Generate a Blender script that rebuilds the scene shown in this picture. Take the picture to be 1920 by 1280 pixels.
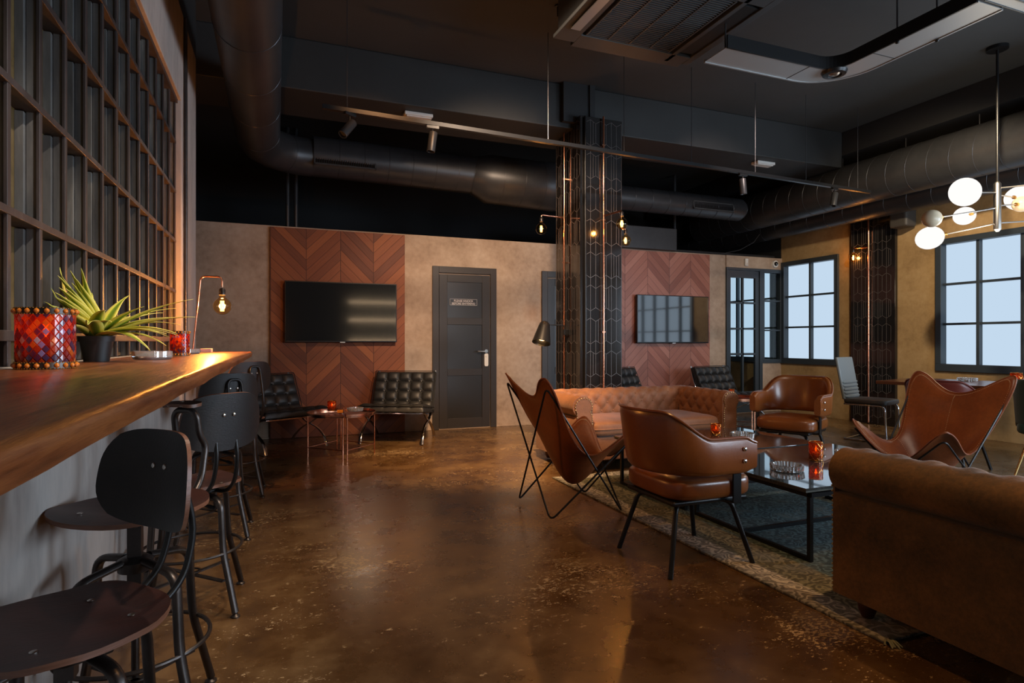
import bpy, math, random
from mathutils import Vector, Matrix, Euler

for _o in list(bpy.data.objects):
    bpy.data.objects.remove(_o)
scene = bpy.context.scene
COL = scene.collection
R = math.radians
PI = math.pi
random.seed(11)

# ------------------------------------------------------------------ camera
cam_data = bpy.data.cameras.new('camera')
cam_data.sensor_width = 36.0
cam_data.lens = 21.0
cam_data.clip_start = 0.05
cam = bpy.data.objects.new('camera', cam_data)
cam.location = (0.0, 0.0, 1.15)
cam.rotation_euler = (R(90), 0, R(-21.3))
COL.objects.link(cam)
scene.camera = cam

# ------------------------------------------------------------------ world, exposure
world = bpy.data.worlds.new('world')
scene.world = world
world.use_nodes = True
world.node_tree.nodes['Background'].inputs[0].default_value = (0.55, 0.68, 0.85, 1)
world.node_tree.nodes['Background'].inputs[1].default_value = 0.05
scene.view_settings.view_transform = 'Standard'
scene.view_settings.look = 'None'
scene.view_settings.gamma = 1
scene.view_settings.exposure = 0.0
scene.view_settings.use_curve_mapping = False
scene.cycles.use_denoising = True
scene.cycles.max_bounces = 8
scene.cycles.transparent_max_bounces = 12
scene.cycles.sample_clamp_indirect = 4.0
scene.cycles.blur_glossy = 0.5
scene.cycles.caustics_reflective = False
scene.cycles.caustics_refractive = False


def light(name, kind, loc, energy, color, **kw):
    l = bpy.data.lights.new(name, kind)
    l.energy = energy
    l.color = color
    o = bpy.data.objects.new(name, l)
    o.location = loc
    if kind == 'SPOT':
        l.spot_size = R(kw.get('angle', 60))
        l.spot_blend = kw.get('blend', 0.6)
        l.shadow_soft_size = kw.get('radius', 0.04)
        d = Vector(kw['aim']) - Vector(loc)
        o.rotation_euler = d.to_track_quat('-Z', 'Y').to_euler()
    elif kind == 'POINT':
        l.shadow_soft_size = kw.get('radius', 0.03)
    elif kind == 'AREA':
        l.shape = 'RECTANGLE'
        l.size = kw['size'][0]
        l.size_y = kw['size'][1]
        d = Vector(kw['aim']) - Vector(loc)
        o.rotation_euler = d.to_track_quat('-Z', 'Y').to_euler()
    COL.objects.link(o)
    return o


WARM = (1.0, 0.72, 0.45)
AMBER = (1.0, 0.50, 0.16)
NEUT = (1.0, 0.86, 0.74)
COOL = (0.80, 0.90, 1.0)
# ceiling spots of the lounge (above and behind the frame), and the track spots
light('ceiling_spot_door', 'SPOT', (1.55, 3.0, 3.6), 1000, (1.0, 0.72, 0.50), aim=(2.7, 7.6, 1.25), angle=56, blend=1.0, radius=0.15)
light('ceiling_spot_floor_far', 'SPOT', (1.5, 3.4, 3.7), 1300, (1.0, 0.60, 0.28), aim=(2.0, 5.8, 0), angle=46, blend=1.0)
light('ceiling_spot_floor_near', 'SPOT', (1.9, 1.2, 3.7), 105, AMBER, aim=(1.2, 2.6, 0), angle=80, blend=1.0)
light('ceiling_spot_grid', 'SPOT', (0.9, 1.0, 3.5), 200, (1.0, 0.88, 0.76), aim=(-0.5, 2.15, 1.05), angle=36, blend=0.7)
light('ceiling_spot_bar', 'SPOT', (0.9, 2.3, 3.6), 130, WARM, aim=(-0.4, 3.2, 1.0), angle=50, blend=0.8)
light('ceiling_spot_stools', 'SPOT', (0.7, 3.5, 3.7), 170, (1.0, 0.82, 0.62), aim=(-0.2, 2.6, 0), angle=60, blend=0.9)
light('ceiling_spot_sofa', 'SPOT', (2.6, 2.7, 3.4), 140, (1.0, 0.62, 0.36), aim=(3.0, 4.9, 0.4), angle=55, blend=0.9)
light('ceiling_spot_near_sofa', 'SPOT', (3.1, 0.4, 3.6), 160, (1.0, 0.60, 0.30), aim=(2.5, 1.0, 0.6), angle=50, blend=0.9)
light('ceiling_spot_wood', 'SPOT', (1.0, 3.5, 3.7), 150, (1.0, 0.48, 0.20), aim=(0.6, 7.6, 1.6), angle=44, blend=1.0)
light('ceiling_spot_wood_far', 'SPOT', (4.2, 3.6, 3.7), 220, (1.0, 0.78, 0.68), aim=(5.3, 7.6, 1.7), angle=50, blend=1.0)
light('ceiling_spot_right_wall', 'SPOT', (5.2, 3.0, 3.4), 430, (1.0, 0.78, 0.52), aim=(7.7, 5.4, 1.7), angle=75, blend=1.0)
light('ceiling_spot_butterfly', 'SPOT', (3.2, 1.6, 3.7), 160, (1.0, 0.78, 0.6), aim=(4.3, 2.9, 0.6), angle=50, blend=1.0)
# added fills that strengthen the daylight, at unseen side and rear windows
light('side_daylight_fill', 'AREA', (7.68, 0.6, 1.6), 210, (0.66, 0.82, 1.0), aim=(0, 1.9, 1.0), size=(2.3, 1.6))
light('rear_daylight_fill', 'AREA', (5.3, -2.12, 1.6), 190, (0.66, 0.82, 1.0), aim=(5.0, 4.0, 0.6), size=(2.1, 1.6))
# added fill strips behind the camera, giving bar-like streaks in the television
for _z, _e in ((1.15, 6), (1.75, 5), (2.25, 5)):
    light('rear_fill_strip', 'AREA', (3.6, -2.12, _z), _e, (1.0, 0.70, 0.42), aim=(3.6, 3, _z), size=(3.6, 0.06))

# ------------------------------------------------------------------ materials
def new_mat(name):
    m = bpy.data.materials.new(name)
    m.use_nodes = True
    nt = m.node_tree
    b = nt.nodes['Principled BSDF']
    return m, nt, b


def sset(b, **kw):
    names = {'color': 'Base Color', 'rough': 'Roughness', 'metal': 'Metallic', 'coat': 'Coat Weight',
             'coat_rough': 'Coat Roughness', 'trans': 'Transmission Weight', 'ior': 'IOR', 'emit': 'Emission Color',
             'estr': 'Emission Strength', 'sheen': 'Sheen Weight', 'spec': 'Specular IOR Level', 'alpha': 'Alpha'}
    for k, v in kw.items():
        if k in ('color', 'emit') and len(v) == 3:
            v = (*v, 1)
        b.inputs[names[k]].default_value = v


def plain(name, color, rough=0.5, **kw):
    m, nt, b = new_mat(name)
    sset(b, color=color, rough=rough, **kw)
    return m


def N(nt, t, **inp):
    n = nt.nodes.new(t)
    for k, v in inp.items():
        n.inputs[k.replace('_', ' ')].default_value = v
    return n


def math_n(nt, op, a, b=None, c=None):
    n = nt.nodes.new('ShaderNodeMath')
    n.operation = op
    for i, v in enumerate((a, b, c)):
        if v is None:
            continue
        if isinstance(v, (int, float)):
            n.inputs[i].default_value = v
        else:
            nt.links.new(v, n.inputs[i])
    return n.outputs[0]


def mix_c(nt, fac, a, b, blend='MIX'):
    n = nt.nodes.new('ShaderNodeMix')
    n.data_type = 'RGBA'
    n.blend_type = blend
    for sock, v in ((n.inputs[0], fac), (n.inputs[6], a), (n.inputs[7], b)):
        if isinstance(v, (int, float)):
            sock.default_value = v
        elif isinstance(v, tuple):
            sock.default_value = (*v[:3], 1)
        else:
            nt.links.new(v, sock)
    return n.outputs[2]


def ramp(nt, fac, stops):
    n = nt.nodes.new('ShaderNodeValToRGB')
    cr = n.color_ramp
    while len(cr.elements) < len(stops):
        cr.elements.new(0.5)
    for e, (p, c) in zip(cr.elements, stops):
        e.position = p
        e.color = (*c, 1) if len(c) == 3 else c
    nt.links.new(fac, n.inputs[0])
    return n.outputs[0]


def coords(nt, scale=(1, 1, 1), kind='Object', rot=(0, 0, 0)):
    tc = nt.nodes.new('ShaderNodeTexCoord')
    mp = nt.nodes.new('ShaderNodeMapping')
    mp.inputs['Scale'].default_value = scale
    mp.inputs['Rotation'].default_value = rot
    nt.links.new(tc.outputs[kind], mp.inputs[0])
    return mp.outputs[0]


def noise(nt, vec, scale, detail=4, rough=0.6):
    n = nt.nodes.new('ShaderNodeTexNoise')
    n.inputs['Scale'].default_value = scale
    n.inputs['Detail'].default_value = detail
    n.inputs['Roughness'].default_value = rough
    nt.links.new(vec, n.inputs['Vector'])
    return n.outputs['Fac']


def bump(nt, b, h, strength=0.3, dist=0.01):
    n = nt.nodes.new('ShaderNodeBump')
    n.inputs['Strength'].default_value = strength
    n.inputs['Distance'].default_value = dist
    nt.links.new(h, n.inputs['Height'])
    nt.links.new(n.outputs[0], b.inputs['Normal'])


def mottled(name, stops, scale, rough=0.6, stretch=(1, 1, 1), bstr=0.15, detail=6, fine=18, rrange=None, **kw):
    m, nt, b = new_mat(name)
    v = coords(nt, stretch)
    f = noise(nt, v, scale, detail, 0.65)
    g = noise(nt, v, fine, 4)
    mixed = math_n(nt, 'ADD', math_n(nt, 'MULTIPLY', f, 0.75), math_n(nt, 'MULTIPLY', g, 0.25))
    nt.links.new(ramp(nt, mixed, stops), b.inputs['Base Color'])
    sset(b, rough=rough, **kw)
    if rrange:
        nt.links.new(ramp(nt, mixed, [(0.3, (rrange[0],) * 3), (0.7, (rrange[1],) * 3)]), b.inputs['Roughness'])
    bump(nt, b, g, bstr, 0.004)
    return m


M = {}
M['plaster'] = mottled('plaster', [(0.34, (0.24, 0.165, 0.115)), (0.5, (0.37, 0.27, 0.195)), (0.66, (0.47, 0.36, 0.27))], 1.6, 0.85, bstr=0.3)
M['plaster_grey'] = mottled('plaster_grey', [(0.32, (0.30, 0.27, 0.25)), (0.5, (0.43, 0.39, 0.36)), (0.68, (0.52, 0.47, 0.43))], 2.4, 0.85, stretch=(1, 1.6, 0.5), bstr=0.3)
M['plaster_ochre'] = mottled('plaster_ochre', [(0.32, (0.22, 0.135, 0.055)), (0.5, (0.36, 0.235, 0.105)), (0.68, (0.46, 0.32, 0.16))], 1.8, 0.8, bstr=0.3)
M['black_paint'] = mottled('black_paint', [(0.3, (0.016, 0.016, 0.016)), (0.7, (0.024, 0.024, 0.024))], 2.0, 0.6, bstr=0.1)
M['ceiling_paint'] = mottled('ceiling_paint', [(0.3, (0.038, 0.040, 0.042)), (0.7, (0.050, 0.053, 0.055))], 1.2, 0.7, bstr=0.1)
M['void_black'] = plain('void_black', (0.012, 0.0125, 0.014), 0.8)
M['duct'] = mottled('duct', [(0.3, (0.035, 0.036, 0.04)), (0.7, (0.055, 0.056, 0.06))], 3, 0.38, bstr=0.05, metal=0.35)
M['seam'] = plain('seam', (0.06, 0.06, 0.065), 0.35, metal=0.6)
M['black_metal'] = plain('black_metal', (0.012, 0.012, 0.013), 0.35, metal=0.3)
M['gun_metal'] = mottled('gun_metal', [(0.3, (0.05, 0.043, 0.04)), (0.7, (0.10, 0.085, 0.08))], 8, 0.35, metal=0.85, bstr=0.1)
M['black_leather'] = mottled('black_leather', [(0.3, (0.012, 0.012, 0.012)), (0.7, (0.022, 0.022, 0.021))], 9, 0.5, bstr=0.2, fine=60)
M['piping_black'] = plain('piping_black', (0.006, 0.006, 0.006), 0.4)
M['chrome'] = plain('chrome', (0.75, 0.75, 0.77), 0.12, metal=1)
M['steel'] = plain('steel', (0.6, 0.58, 0.55), 0.3, metal=1)
M['copper'] = plain('copper', (0.80, 0.36, 0.22), 0.22, metal=1)
M['brass'] = plain('brass', (0.75, 0.5, 0.2), 0.25, metal=1)
M['brown_vinyl'] = mottled('brown_vinyl', [(0.3, (0.17, 0.045, 0.009)), (0.7, (0.27, 0.078, 0.015))], 3, 0.30, bstr=0.12, fine=80, coat=0.35, coat_rough=0.2)
M['maroon_vinyl'] = mottled('maroon_vinyl', [(0.3, (0.12, 0.02, 0.015)), (0.7, (0.17, 0.03, 0.022))], 3, 0.35, bstr=0.12, fine=80)
M['cognac'] = mottled('cognac', [(0.3, (0.13, 0.030, 0.008)), (0.5, (0.21, 0.052, 0.013)), (0.7, (0.30, 0.080, 0.020))], 3.5, 0.42, bstr=0.2, fine=60)
M['stitch'] = plain('stitch', (0.55, 0.36, 0.2), 0.7)
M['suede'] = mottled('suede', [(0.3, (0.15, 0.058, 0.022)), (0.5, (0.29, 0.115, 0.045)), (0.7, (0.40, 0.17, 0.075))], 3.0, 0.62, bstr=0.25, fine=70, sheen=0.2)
M['suede_shaded'] = mottled('suede_shaded', [(0.34, (0.035, 0.02, 0.006)), (0.5, (0.13, 0.062, 0.016)), (0.66, (0.24, 0.11, 0.03))], 3.2, 0.7, bstr=0.3, fine=70, sheen=0.15)  # suede darkened to put the near sofa's unlit side into its colour
M['dark_wood'] = plain('dark_wood', (0.05, 0.012, 0.006), 0.35)
M['plywood'] = mottled('plywood', [(0.3, (0.007, 0.006, 0.006)), (0.7, (0.014, 0.010, 0.010))], 2, 0.42, stretch=(1, 12, 12), bstr=0.15)
M['plywood_edge'] = mottled('plywood_edge', [(0.3, (0.14, 0.06, 0.035)), (0.7, (0.24, 0.11, 0.07))], 6, 0.35, stretch=(1, 1, 20))
M['plywood_red'] = mottled('plywood_red', [(0.3, (0.022, 0.008, 0.006)), (0.7, (0.06, 0.018, 0.013))], 3, 0.4, stretch=(1, 10, 1))
M['bar_wood'] = mottled('bar_wood', [(0.34, (0.06, 0.014, 0.004)), (0.46, (0.20, 0.055, 0.016)), (0.58, (0.33, 0.11, 0.032)), (0.68, (0.13, 0.034, 0.010))], 3.2, 0.35, stretch=(9, 0.7, 9), bstr=0.5, fine=14, coat=0.45, coat_rough=0.22)
M['table_wood'] = mottled('table_wood', [(0.3, (0.10, 0.03, 0.014)), (0.7, (0.2, 0.07, 0.03))], 3, 0.25, stretch=(6, 1, 6), bstr=0.05)
M['door_paint'] = plain('door_paint', (0.015, 0.011, 0.010), 0.5)
M['door_frame'] = plain('door_frame', (0.020, 0.014, 0.011), 0.5)
M['win_frame'] = plain('win_frame', (0.030, 0.042, 0.055), 0.45)
M['old_steel'] = mottled('old_steel', [(0.35, (0.035, 0.026, 0.025)), (0.58, (0.075, 0.058, 0.055)), (0.75, (0.17, 0.15, 0.14))], 5, 0.5, stretch=(1, 1, 0.25), bstr=0.3, metal=0.2)
M['dirty_steel'] = mottled('dirty_steel', [(0.35, (0.05, 0.050, 0.052)), (0.55, (0.14, 0.135, 0.13)), (0.70, (0.34, 0.31, 0.27))], 6, 0.6, stretch=(1, 1, 0.2), bstr=0.4)
M['old_pane'] = mottled('old_pane', [(0.35, (0.10, 0.065, 0.022)), (0.7, (0.29, 0.195, 0.08))], 2.2, 0.22, bstr=0.05)
def thin_glass(name, tint, gloss):
    m, nt, b = new_mat(name)
    nt.nodes.remove(b)
    out = nt.nodes['Material Output']
    tr = nt.nodes.new('ShaderNodeBsdfTransparent')
    tr.inputs[0].default_value = (*tint, 1)
    gl = nt.nodes.new('ShaderNodeBsdfGlossy')
    gl.inputs['Roughness'].default_value = 0.03
    lw = nt.nodes.new('ShaderNodeLayerWeight')
    lw.inputs[0].default_value = 0.5
    f3 = math_n(nt, 'MULTIPLY', math_n(nt, 'POWER', lw.outputs['Facing'], 4.0), gloss)
    mx = nt.nodes.new('ShaderNodeMixShader')
    nt.links.new(math_n(nt, 'ADD', f3, 0.03), mx.inputs[0])
    nt.links.new(tr.outputs[0], mx.inputs[1])
    nt.links.new(gl.outputs[0], mx.inputs[2])
    nt.links.new(mx.outputs[0], out.inputs[0])
    return m


M['bulb_glass'] = thin_glass('bulb_glass', (1.0, 0.80, 0.50), 0.9)
M['glass'] = thin_glass('glass', (0.90, 0.95, 0.96), 0.5)
M['crystal'] = plain('crystal', (1, 1, 1), 0.04, trans=0.8, ior=1.5, coat=0.5)
M['white_plastic'] = plain('white_plastic', (0.7, 0.68, 0.64), 0.5)
M['beige_glass'] = plain('beige_glass', (0.72, 0.6, 0.42), 0.3)
M['screen'] = plain('screen', (0.010, 0.012, 0.013), 0.10, coat=1.0, coat_rough=0.06, spec=0.8)
M['screen_blue'] = plain('screen_blue', (0.010, 0.012, 0.013), 0.06, coat=1.0, coat_rough=0.03, spec=1.0, ior=1.9)
M['tile'] = plain('tile', (0.010, 0.009, 0.009), 0.12, coat=0.6, coat_rough=0.05)
M['grout'] = plain('grout', (0.10, 0.09, 0.088), 0.4)
M['table_glass'] = mottled('table_glass', [(0.35, (0.02, 0.028, 0.03)), (0.55, (0.05, 0.06, 0.062)), (0.7, (0.12, 0.13, 0.125))], 4, 0.06, stretch=(1, 2.5, 1), bstr=0.0, coat=1.0, coat_rough=0.02, ior=1.8)
M['stone'] = mottled('stone', [(0.3, (0.03, 0.035, 0.032)), (0.7, (0.16, 0.16, 0.13))], 14, 0.5)
M['green_velvet'] = plain('green_velvet', (0.004, 0.045, 0.032), 0.8, sheen=0.4)
M['grey_leather'] = plain('grey_leather', (0.17, 0.20, 0.22), 0.45)
M['dark_grey_leather'] = plain('dark_grey_leather', (0.05, 0.055, 0.06), 0.45)
M['ash_panel'] = plain('ash_panel', (0.38, 0.39, 0.39), 0.4, metal=0.3)
M['ac_paint'] = plain('ac_paint', (0.055, 0.058, 0.06), 0.5)
M['ac_dark'] = plain('ac_dark', (0.006, 0.006, 0.006), 0.6)
M['pot'] = plain('pot', (0.02, 0.018, 0.018), 0.45)
M['soil'] = plain('soil', (0.02, 0.012, 0.008), 0.9)
M['wax'] = plain('wax', (0.8, 0.7, 0.5), 0.5)
M['speaker_body'] = plain('speaker_body', (0.05, 0.045, 0.04), 0.6)
M['gold_beads'] = plain('gold_beads', (0.8, 0.42, 0.10), 0.25, metal=1)
M['gem'] = plain('gem', (0.8, 0.22, 0.02), 0.1, coat=1.0)
M['tassel'] = plain('tassel', (0.3, 0.3, 0.18), 0.9)
M['sign_plate'] = plain('sign_plate', (0.011, 0.010, 0.010), 0.4)
M['sign_white'] = plain('sign_white', (0.6, 0.55, 0.53), 0.5)
M['pack_pink'] = plain('pack_pink', (0.7, 0.45, 0.40), 0.5)
M['grey_floor_room'] = plain('grey_floor_room', (0.2, 0.25, 0.28), 0.5)


def emis(name, color, strength):
    m = bpy.data.materials.new(name)
    m.use_nodes = True
    nt = m.node_tree
    nt.nodes.clear()
    e = nt.nodes.new('ShaderNodeEmission')
    e.inputs[0].default_value = (*color, 1)
    e.inputs[1].default_value = strength
    o = nt.nodes.new('ShaderNodeOutputMaterial')
    nt.links.new(e.outputs[0], o.inputs[0])
    return m


M['filament'] = emis('filament', (1.0, 0.48, 0.12), 14)
M['filament_far'] = emis('filament_far', (1.0, 0.50, 0.16), 16)
M['globe_on'] = emis('globe_on', (1.0, 0.97, 0.93), 1.05)
M['flame'] = emis('flame', (1.0, 0.42, 0.06), 14)
M['spot_lens'] = emis('spot_lens', (1.0, 0.98, 0.95), 6)
M['lamp_inner'] = emis('lamp_inner', (1.0, 0.55, 0.22), 6)
M['daylight_glass'] = emis('daylight_glass', (0.60, 0.76, 0.93), 0.92)


def amber_glass(name, c1, c2):
    """thin coloured glass that lets the flame behind it shine through"""
    m, nt, b = new_mat(name)
    out = nt.nodes['Material Output']
    v = coords(nt, (1, 1, 1))
    vo = nt.nodes.new('ShaderNodeTexVoronoi')
    vo.inputs['Scale'].default_value = 90
    nt.links.new(v, vo.inputs['Vector'])
    c = mix_c(nt, vo.outputs['Distance'], c1, c2)
    nt.links.new(c, b.inputs['Base Color'])
    sset(b, rough=0.12, coat=0.6)
    tr = nt.nodes.new('ShaderNodeBsdfTranslucent')
    nt.links.new(c, tr.inputs[0])
    tp = nt.nodes.new('ShaderNodeBsdfTransparent')
    tp.inputs[0].default_value = (1.0, 0.30, 0.06, 1)
    mx = nt.nodes.new('ShaderNodeMixShader')
    mx.inputs[0].default_value = 0.45
    nt.links.new(b.outputs[0], mx.inputs[1])
    nt.links.new(tr.outputs[0], mx.inputs[2])
    m2 = nt.nodes.new('ShaderNodeMixShader')
    m2.inputs[0].default_value = 0.45
    nt.links.new(mx.outputs[0], m2.inputs[1])
    nt.links.new(tp.outputs[0], m2.inputs[2])
    nt.links.new(m2.outputs[0], out.inputs[0])
    return m


M['amber'] = amber_glass('amber', (0.34, 0.035, 0.005), (0.40, 0.13, 0.02))


def mosaic_tile(name, color):
    m, nt, b = new_mat(name)
    out = nt.nodes['Material Output']
    sset(b, color=color, rough=0.12, coat=1.0, coat_rough=0.03)
    tr = nt.nodes.new('ShaderNodeBsdfTranslucent')
    tr.inputs[0].default_value = (*color, 1)
    mx = nt.nodes.new('ShaderNodeMixShader')
    mx.inputs[0].default_value = 0.45
    nt.links.new(b.outputs[0], mx.inputs[1])
    nt.links.new(tr.outputs[0], mx.inputs[2])
    nt.links.new(mx.outputs[0], out.inputs[0])
    return m


MOS = [mosaic_tile('mosaic_%d' % i, c) for i, c in enumerate([
    (0.50, 0.05, 0.012), (0.32, 0.02, 0.015), (0.65, 0.17, 0.02), (0.16, 0.03, 0.08), (0.32, 0.30, 0.60), (0.10, 0.05, 0.13), (0.42, 0.60, 0.75)])]


def floor_mat():
    m, nt, b = new_mat('polished_concrete')
    v = coords(nt)
    big = noise(nt, v, 0.8, 5, 0.6)
    mid = noise(nt, v, 3.5, 6, 0.65)
    base = ramp(nt, math_n(nt, 'ADD', math_n(nt, 'MULTIPLY', big, 0.5), math_n(nt, 'MULTIPLY', mid, 0.5)),
                [(0.38, (0.052, 0.024, 0.008)), (0.50, (0.105, 0.054, 0.019)), (0.62, (0.19, 0.112, 0.045))])
    v2 = coords(nt, (1.0, 1.7, 1))
    msk = noise(nt, v, 0.9, 4, 0.6)
    sp = noise(nt, v2, 52, 3, 0.55)
    sp2 = noise(nt, v2, 16, 7, 0.78)
    t = math_n(nt, 'ADD', math_n(nt, 'MULTIPLY', sp, 0.55), math_n(nt, 'MULTIPLY', msk, 0.55))
    k1 = ramp(nt, t, [(0.640, (0, 0, 0)), (0.655, (1, 1, 1))])
    t2 = math_n(nt, 'ADD', math_n(nt, 'MULTIPLY', sp2, 0.8), math_n(nt, 'MULTIPLY', msk, 0.3))
    k2 = ramp(nt, t2, [(0.636, (0, 0, 0)), (0.648, (1, 1, 1))])
    t3 = noise(nt, v, 5.5, 5, 0.7)
    k3 = ramp(nt, t3, [(0.715, (0, 0, 0)), (0.725, (1, 1, 1))])
    k = math_n(nt, 'MAXIMUM', math_n(nt, 'MAXIMUM', k1, k2), k3)
    col = mix_c(nt, math_n(nt, 'MULTIPLY', k, 0.85), base, (0.46, 0.32, 0.17))
    nt.links.new(col, b.inputs['Base Color'])
    rr = ramp(nt, mid, [(0.3, (0.20,) * 3), (0.7, (0.38,) * 3)])
    nt.links.new(math_n(nt, 'ADD', rr, math_n(nt, 'MULTIPLY', k, 0.35)), b.inputs['Roughness'])
    sset(b, spec=0.7, coat=0.25, coat_rough=0.22)
    bump(nt, b, noise(nt, v, 7, 4), 0.10, 0.01)
    return m


M['floor'] = floor_mat()


def chevron_mat(name, cols, pitch, x0, tint_rough=0.45):
    m, nt, b = new_mat(name)
    tc = nt.nodes.new('ShaderNodeTexCoord')
    sx = nt.nodes.new('ShaderNodeSeparateXYZ')
    nt.links.new(tc.outputs['Object'], sx.inputs[0])
    x = math_n(nt, 'DIVIDE', math_n(nt, 'SUBTRACT', sx.outputs[0], x0), pitch)
    col = math_n(nt, 'FLOOR', x)
    fr = math_n(nt, 'SUBTRACT', x, col)
    par = math_n(nt, 'MODULO', math_n(nt, 'ADD', col, 40), 2)      # 0 or 1
    tri = math_n(nt, 'ABSOLUTE', math_n(nt, 'SUBTRACT', fr, par))  # rises, then falls
    t = math_n(nt, 'DIVIDE', math_n(nt, 'SUBTRACT', sx.outputs[2], math_n(nt, 'MULTIPLY', tri, pitch * 1.0)), 0.125)
    idx = math_n(nt, 'FLOOR', t)
    ft = math_n(nt, 'SUBTRACT', t, idx)
    cx = nt.nodes.new('ShaderNodeCombineXYZ')
    nt.links.new(col, cx.inputs[0])
    nt.links.new(idx, cx.inputs[1])
    wn = nt.nodes.new('ShaderNodeTexWhiteNoise')
    nt.links.new(cx.outputs[0], wn.inputs['Vector'])
    # grain running along each plank
    along = math_n(nt, 'ADD', sx.outputs[0], sx.outputs[2])
    cg = nt.nodes.new('ShaderNodeCombineXYZ')
    nt.links.new(math_n(nt, 'MULTIPLY', sx.outputs[0], 4), cg.inputs[0])
    nt.links.new(math_n(nt, 'MULTIPLY', t, 4.5), cg.inputs[1])
    nt.links.new(math_n(nt, 'MULTIPLY', wn.outputs[0], 30), cg.inputs[2])
    gr = noise(nt, cg.outputs[0], 2.2, 5, 0.65)
    f = math_n(nt, 'ADD', math_n(nt, 'MULTIPLY', wn.outputs[0], 0.55), math_n(nt, 'MULTIPLY', gr, 0.5))
    c = ramp(nt, f, [(0.2, cols[0]), (0.5, cols[1]), (0.85, cols[2])])
    gap = math_n(nt, 'MINIMUM', math_n(nt, 'MULTIPLY', math_n(nt, 'SUBTRACT', 1.0, ft), 1.0), ft)
    gx = math_n(nt, 'MULTIPLY', math_n(nt, 'MINIMUM', fr, math_n(nt, 'SUBTRACT', 1.0, fr)), pitch / 0.125)
    g = math_n(nt, 'MINIMUM', gap, gx)
    gm = ramp(nt, g, [(0.012, (0, 0, 0)), (0.03, (1, 1, 1))])
    c2 = mix_c(nt, gm, (cols[0][0] * 0.35, cols[0][1] * 0.35, cols[0][2] * 0.35), c)
    nt.links.new(c2, b.inputs['Base Color'])
    sset(b, rough=tint_rough)
    bump(nt, b, gm, 0.4, 0.004)
    return m


M['chevron'] = chevron_mat('chevron', [(0.095, 0.020, 0.004), (0.175, 0.042, 0.009), (0.27, 0.078, 0.018)], 0.397, 0.303, 0.62)
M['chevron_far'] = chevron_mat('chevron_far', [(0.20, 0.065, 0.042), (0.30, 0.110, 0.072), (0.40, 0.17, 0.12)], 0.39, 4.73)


def rug_mat():
    m, nt, b = new_mat('rug_wool')
    v = coords(nt)
    sx = nt.nodes.new('ShaderNodeSeparateXYZ')
    nt.links.new(v, sx.inputs[0])
    ex = math_n(nt, 'SUBTRACT', 0.92, math_n(nt, 'ABSOLUTE', sx.outputs[0]))
    ey = math_n(nt, 'SUBTRACT', 1.48, math_n(nt, 'ABSOLUTE', sx.outputs[1]))
    e = math_n(nt, 'MINIMUM', ex, ey)
    band = ramp(nt, e, [(0.0, (0.20, 0.19, 0.15)), (0.04, (0.42, 0.38, 0.31)), (0.13, (0.46, 0.42, 0.34)), (0.15, (0.16, 0.15, 0.09)),
                        (0.34, (0.20, 0.18, 0.11)), (0.36, (0.10, 0.15, 0.15)), (0.42, (0.09, 0.14, 0.145))])
    # scrolling ornament: contour bands of a warped noise, worn away in patches
    n1 = noise(nt, v, 6.5, 2.5, 0.6)
    st = math_n(nt, 'FRACT', math_n(nt, 'MULTIPLY', n1, 11))
    fine = noise(nt, v, 30, 4, 0.7)
    pat = ramp(nt, math_n(nt, 'ADD', math_n(nt, 'MULTIPLY', st, 0.6), math_n(nt, 'MULTIPLY', fine, 0.5)), [(0.34, (0.30,) * 3), (0.42, (1.2,) * 3), (0.60, (1.7,) * 3), (0.70, (0.45,) * 3)])
    wear = noise(nt, v, 4, 6, 0.7)
    c = mix_c(nt, 0.8, band, pat, 'MULTIPLY')
    wf = ramp(nt, wear, [(0.52, (0, 0, 0)), (0.66, (0.55,) * 3)])
    c = mix_c(nt, wf, c, (0.22, 0.21, 0.17))
    nt.links.new(c, b.inputs['Base Color'])
    sset(b, rough=0.95)
    bump(nt, b, noise(nt, v, 220, 2), 0.5, 0.004)
    return m


M['rug'] = rug_mat()


def leaf_mat():
    m, nt, b = new_mat('variegated_leaf')
    a = nt.nodes.new('ShaderNodeAttribute')
    a.attribute_name = 'across'
    f = a.outputs['Fac']
    nz = noise(nt, coords(nt), 25, 3)
    c = ramp(nt, math_n(nt, 'ADD', f, math_n(nt, 'MULTIPLY', nz, 0.12)), [(0.25, (0.13, 0.22, 0.02)), (0.48, (0.30, 0.38, 0.03)), (0.62, (0.68, 0.64, 0.09)), (1.0, (0.82, 0.74, 0.18))])
    nt.links.new(c, b.inputs['Base Color'])
    sset(b, rough=0.4)
    return m


M['leaf'] = leaf_mat()
M['leaf_tip'] = plain('leaf_tip', (0.3, 0.12, 0.08), 0.6)

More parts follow.
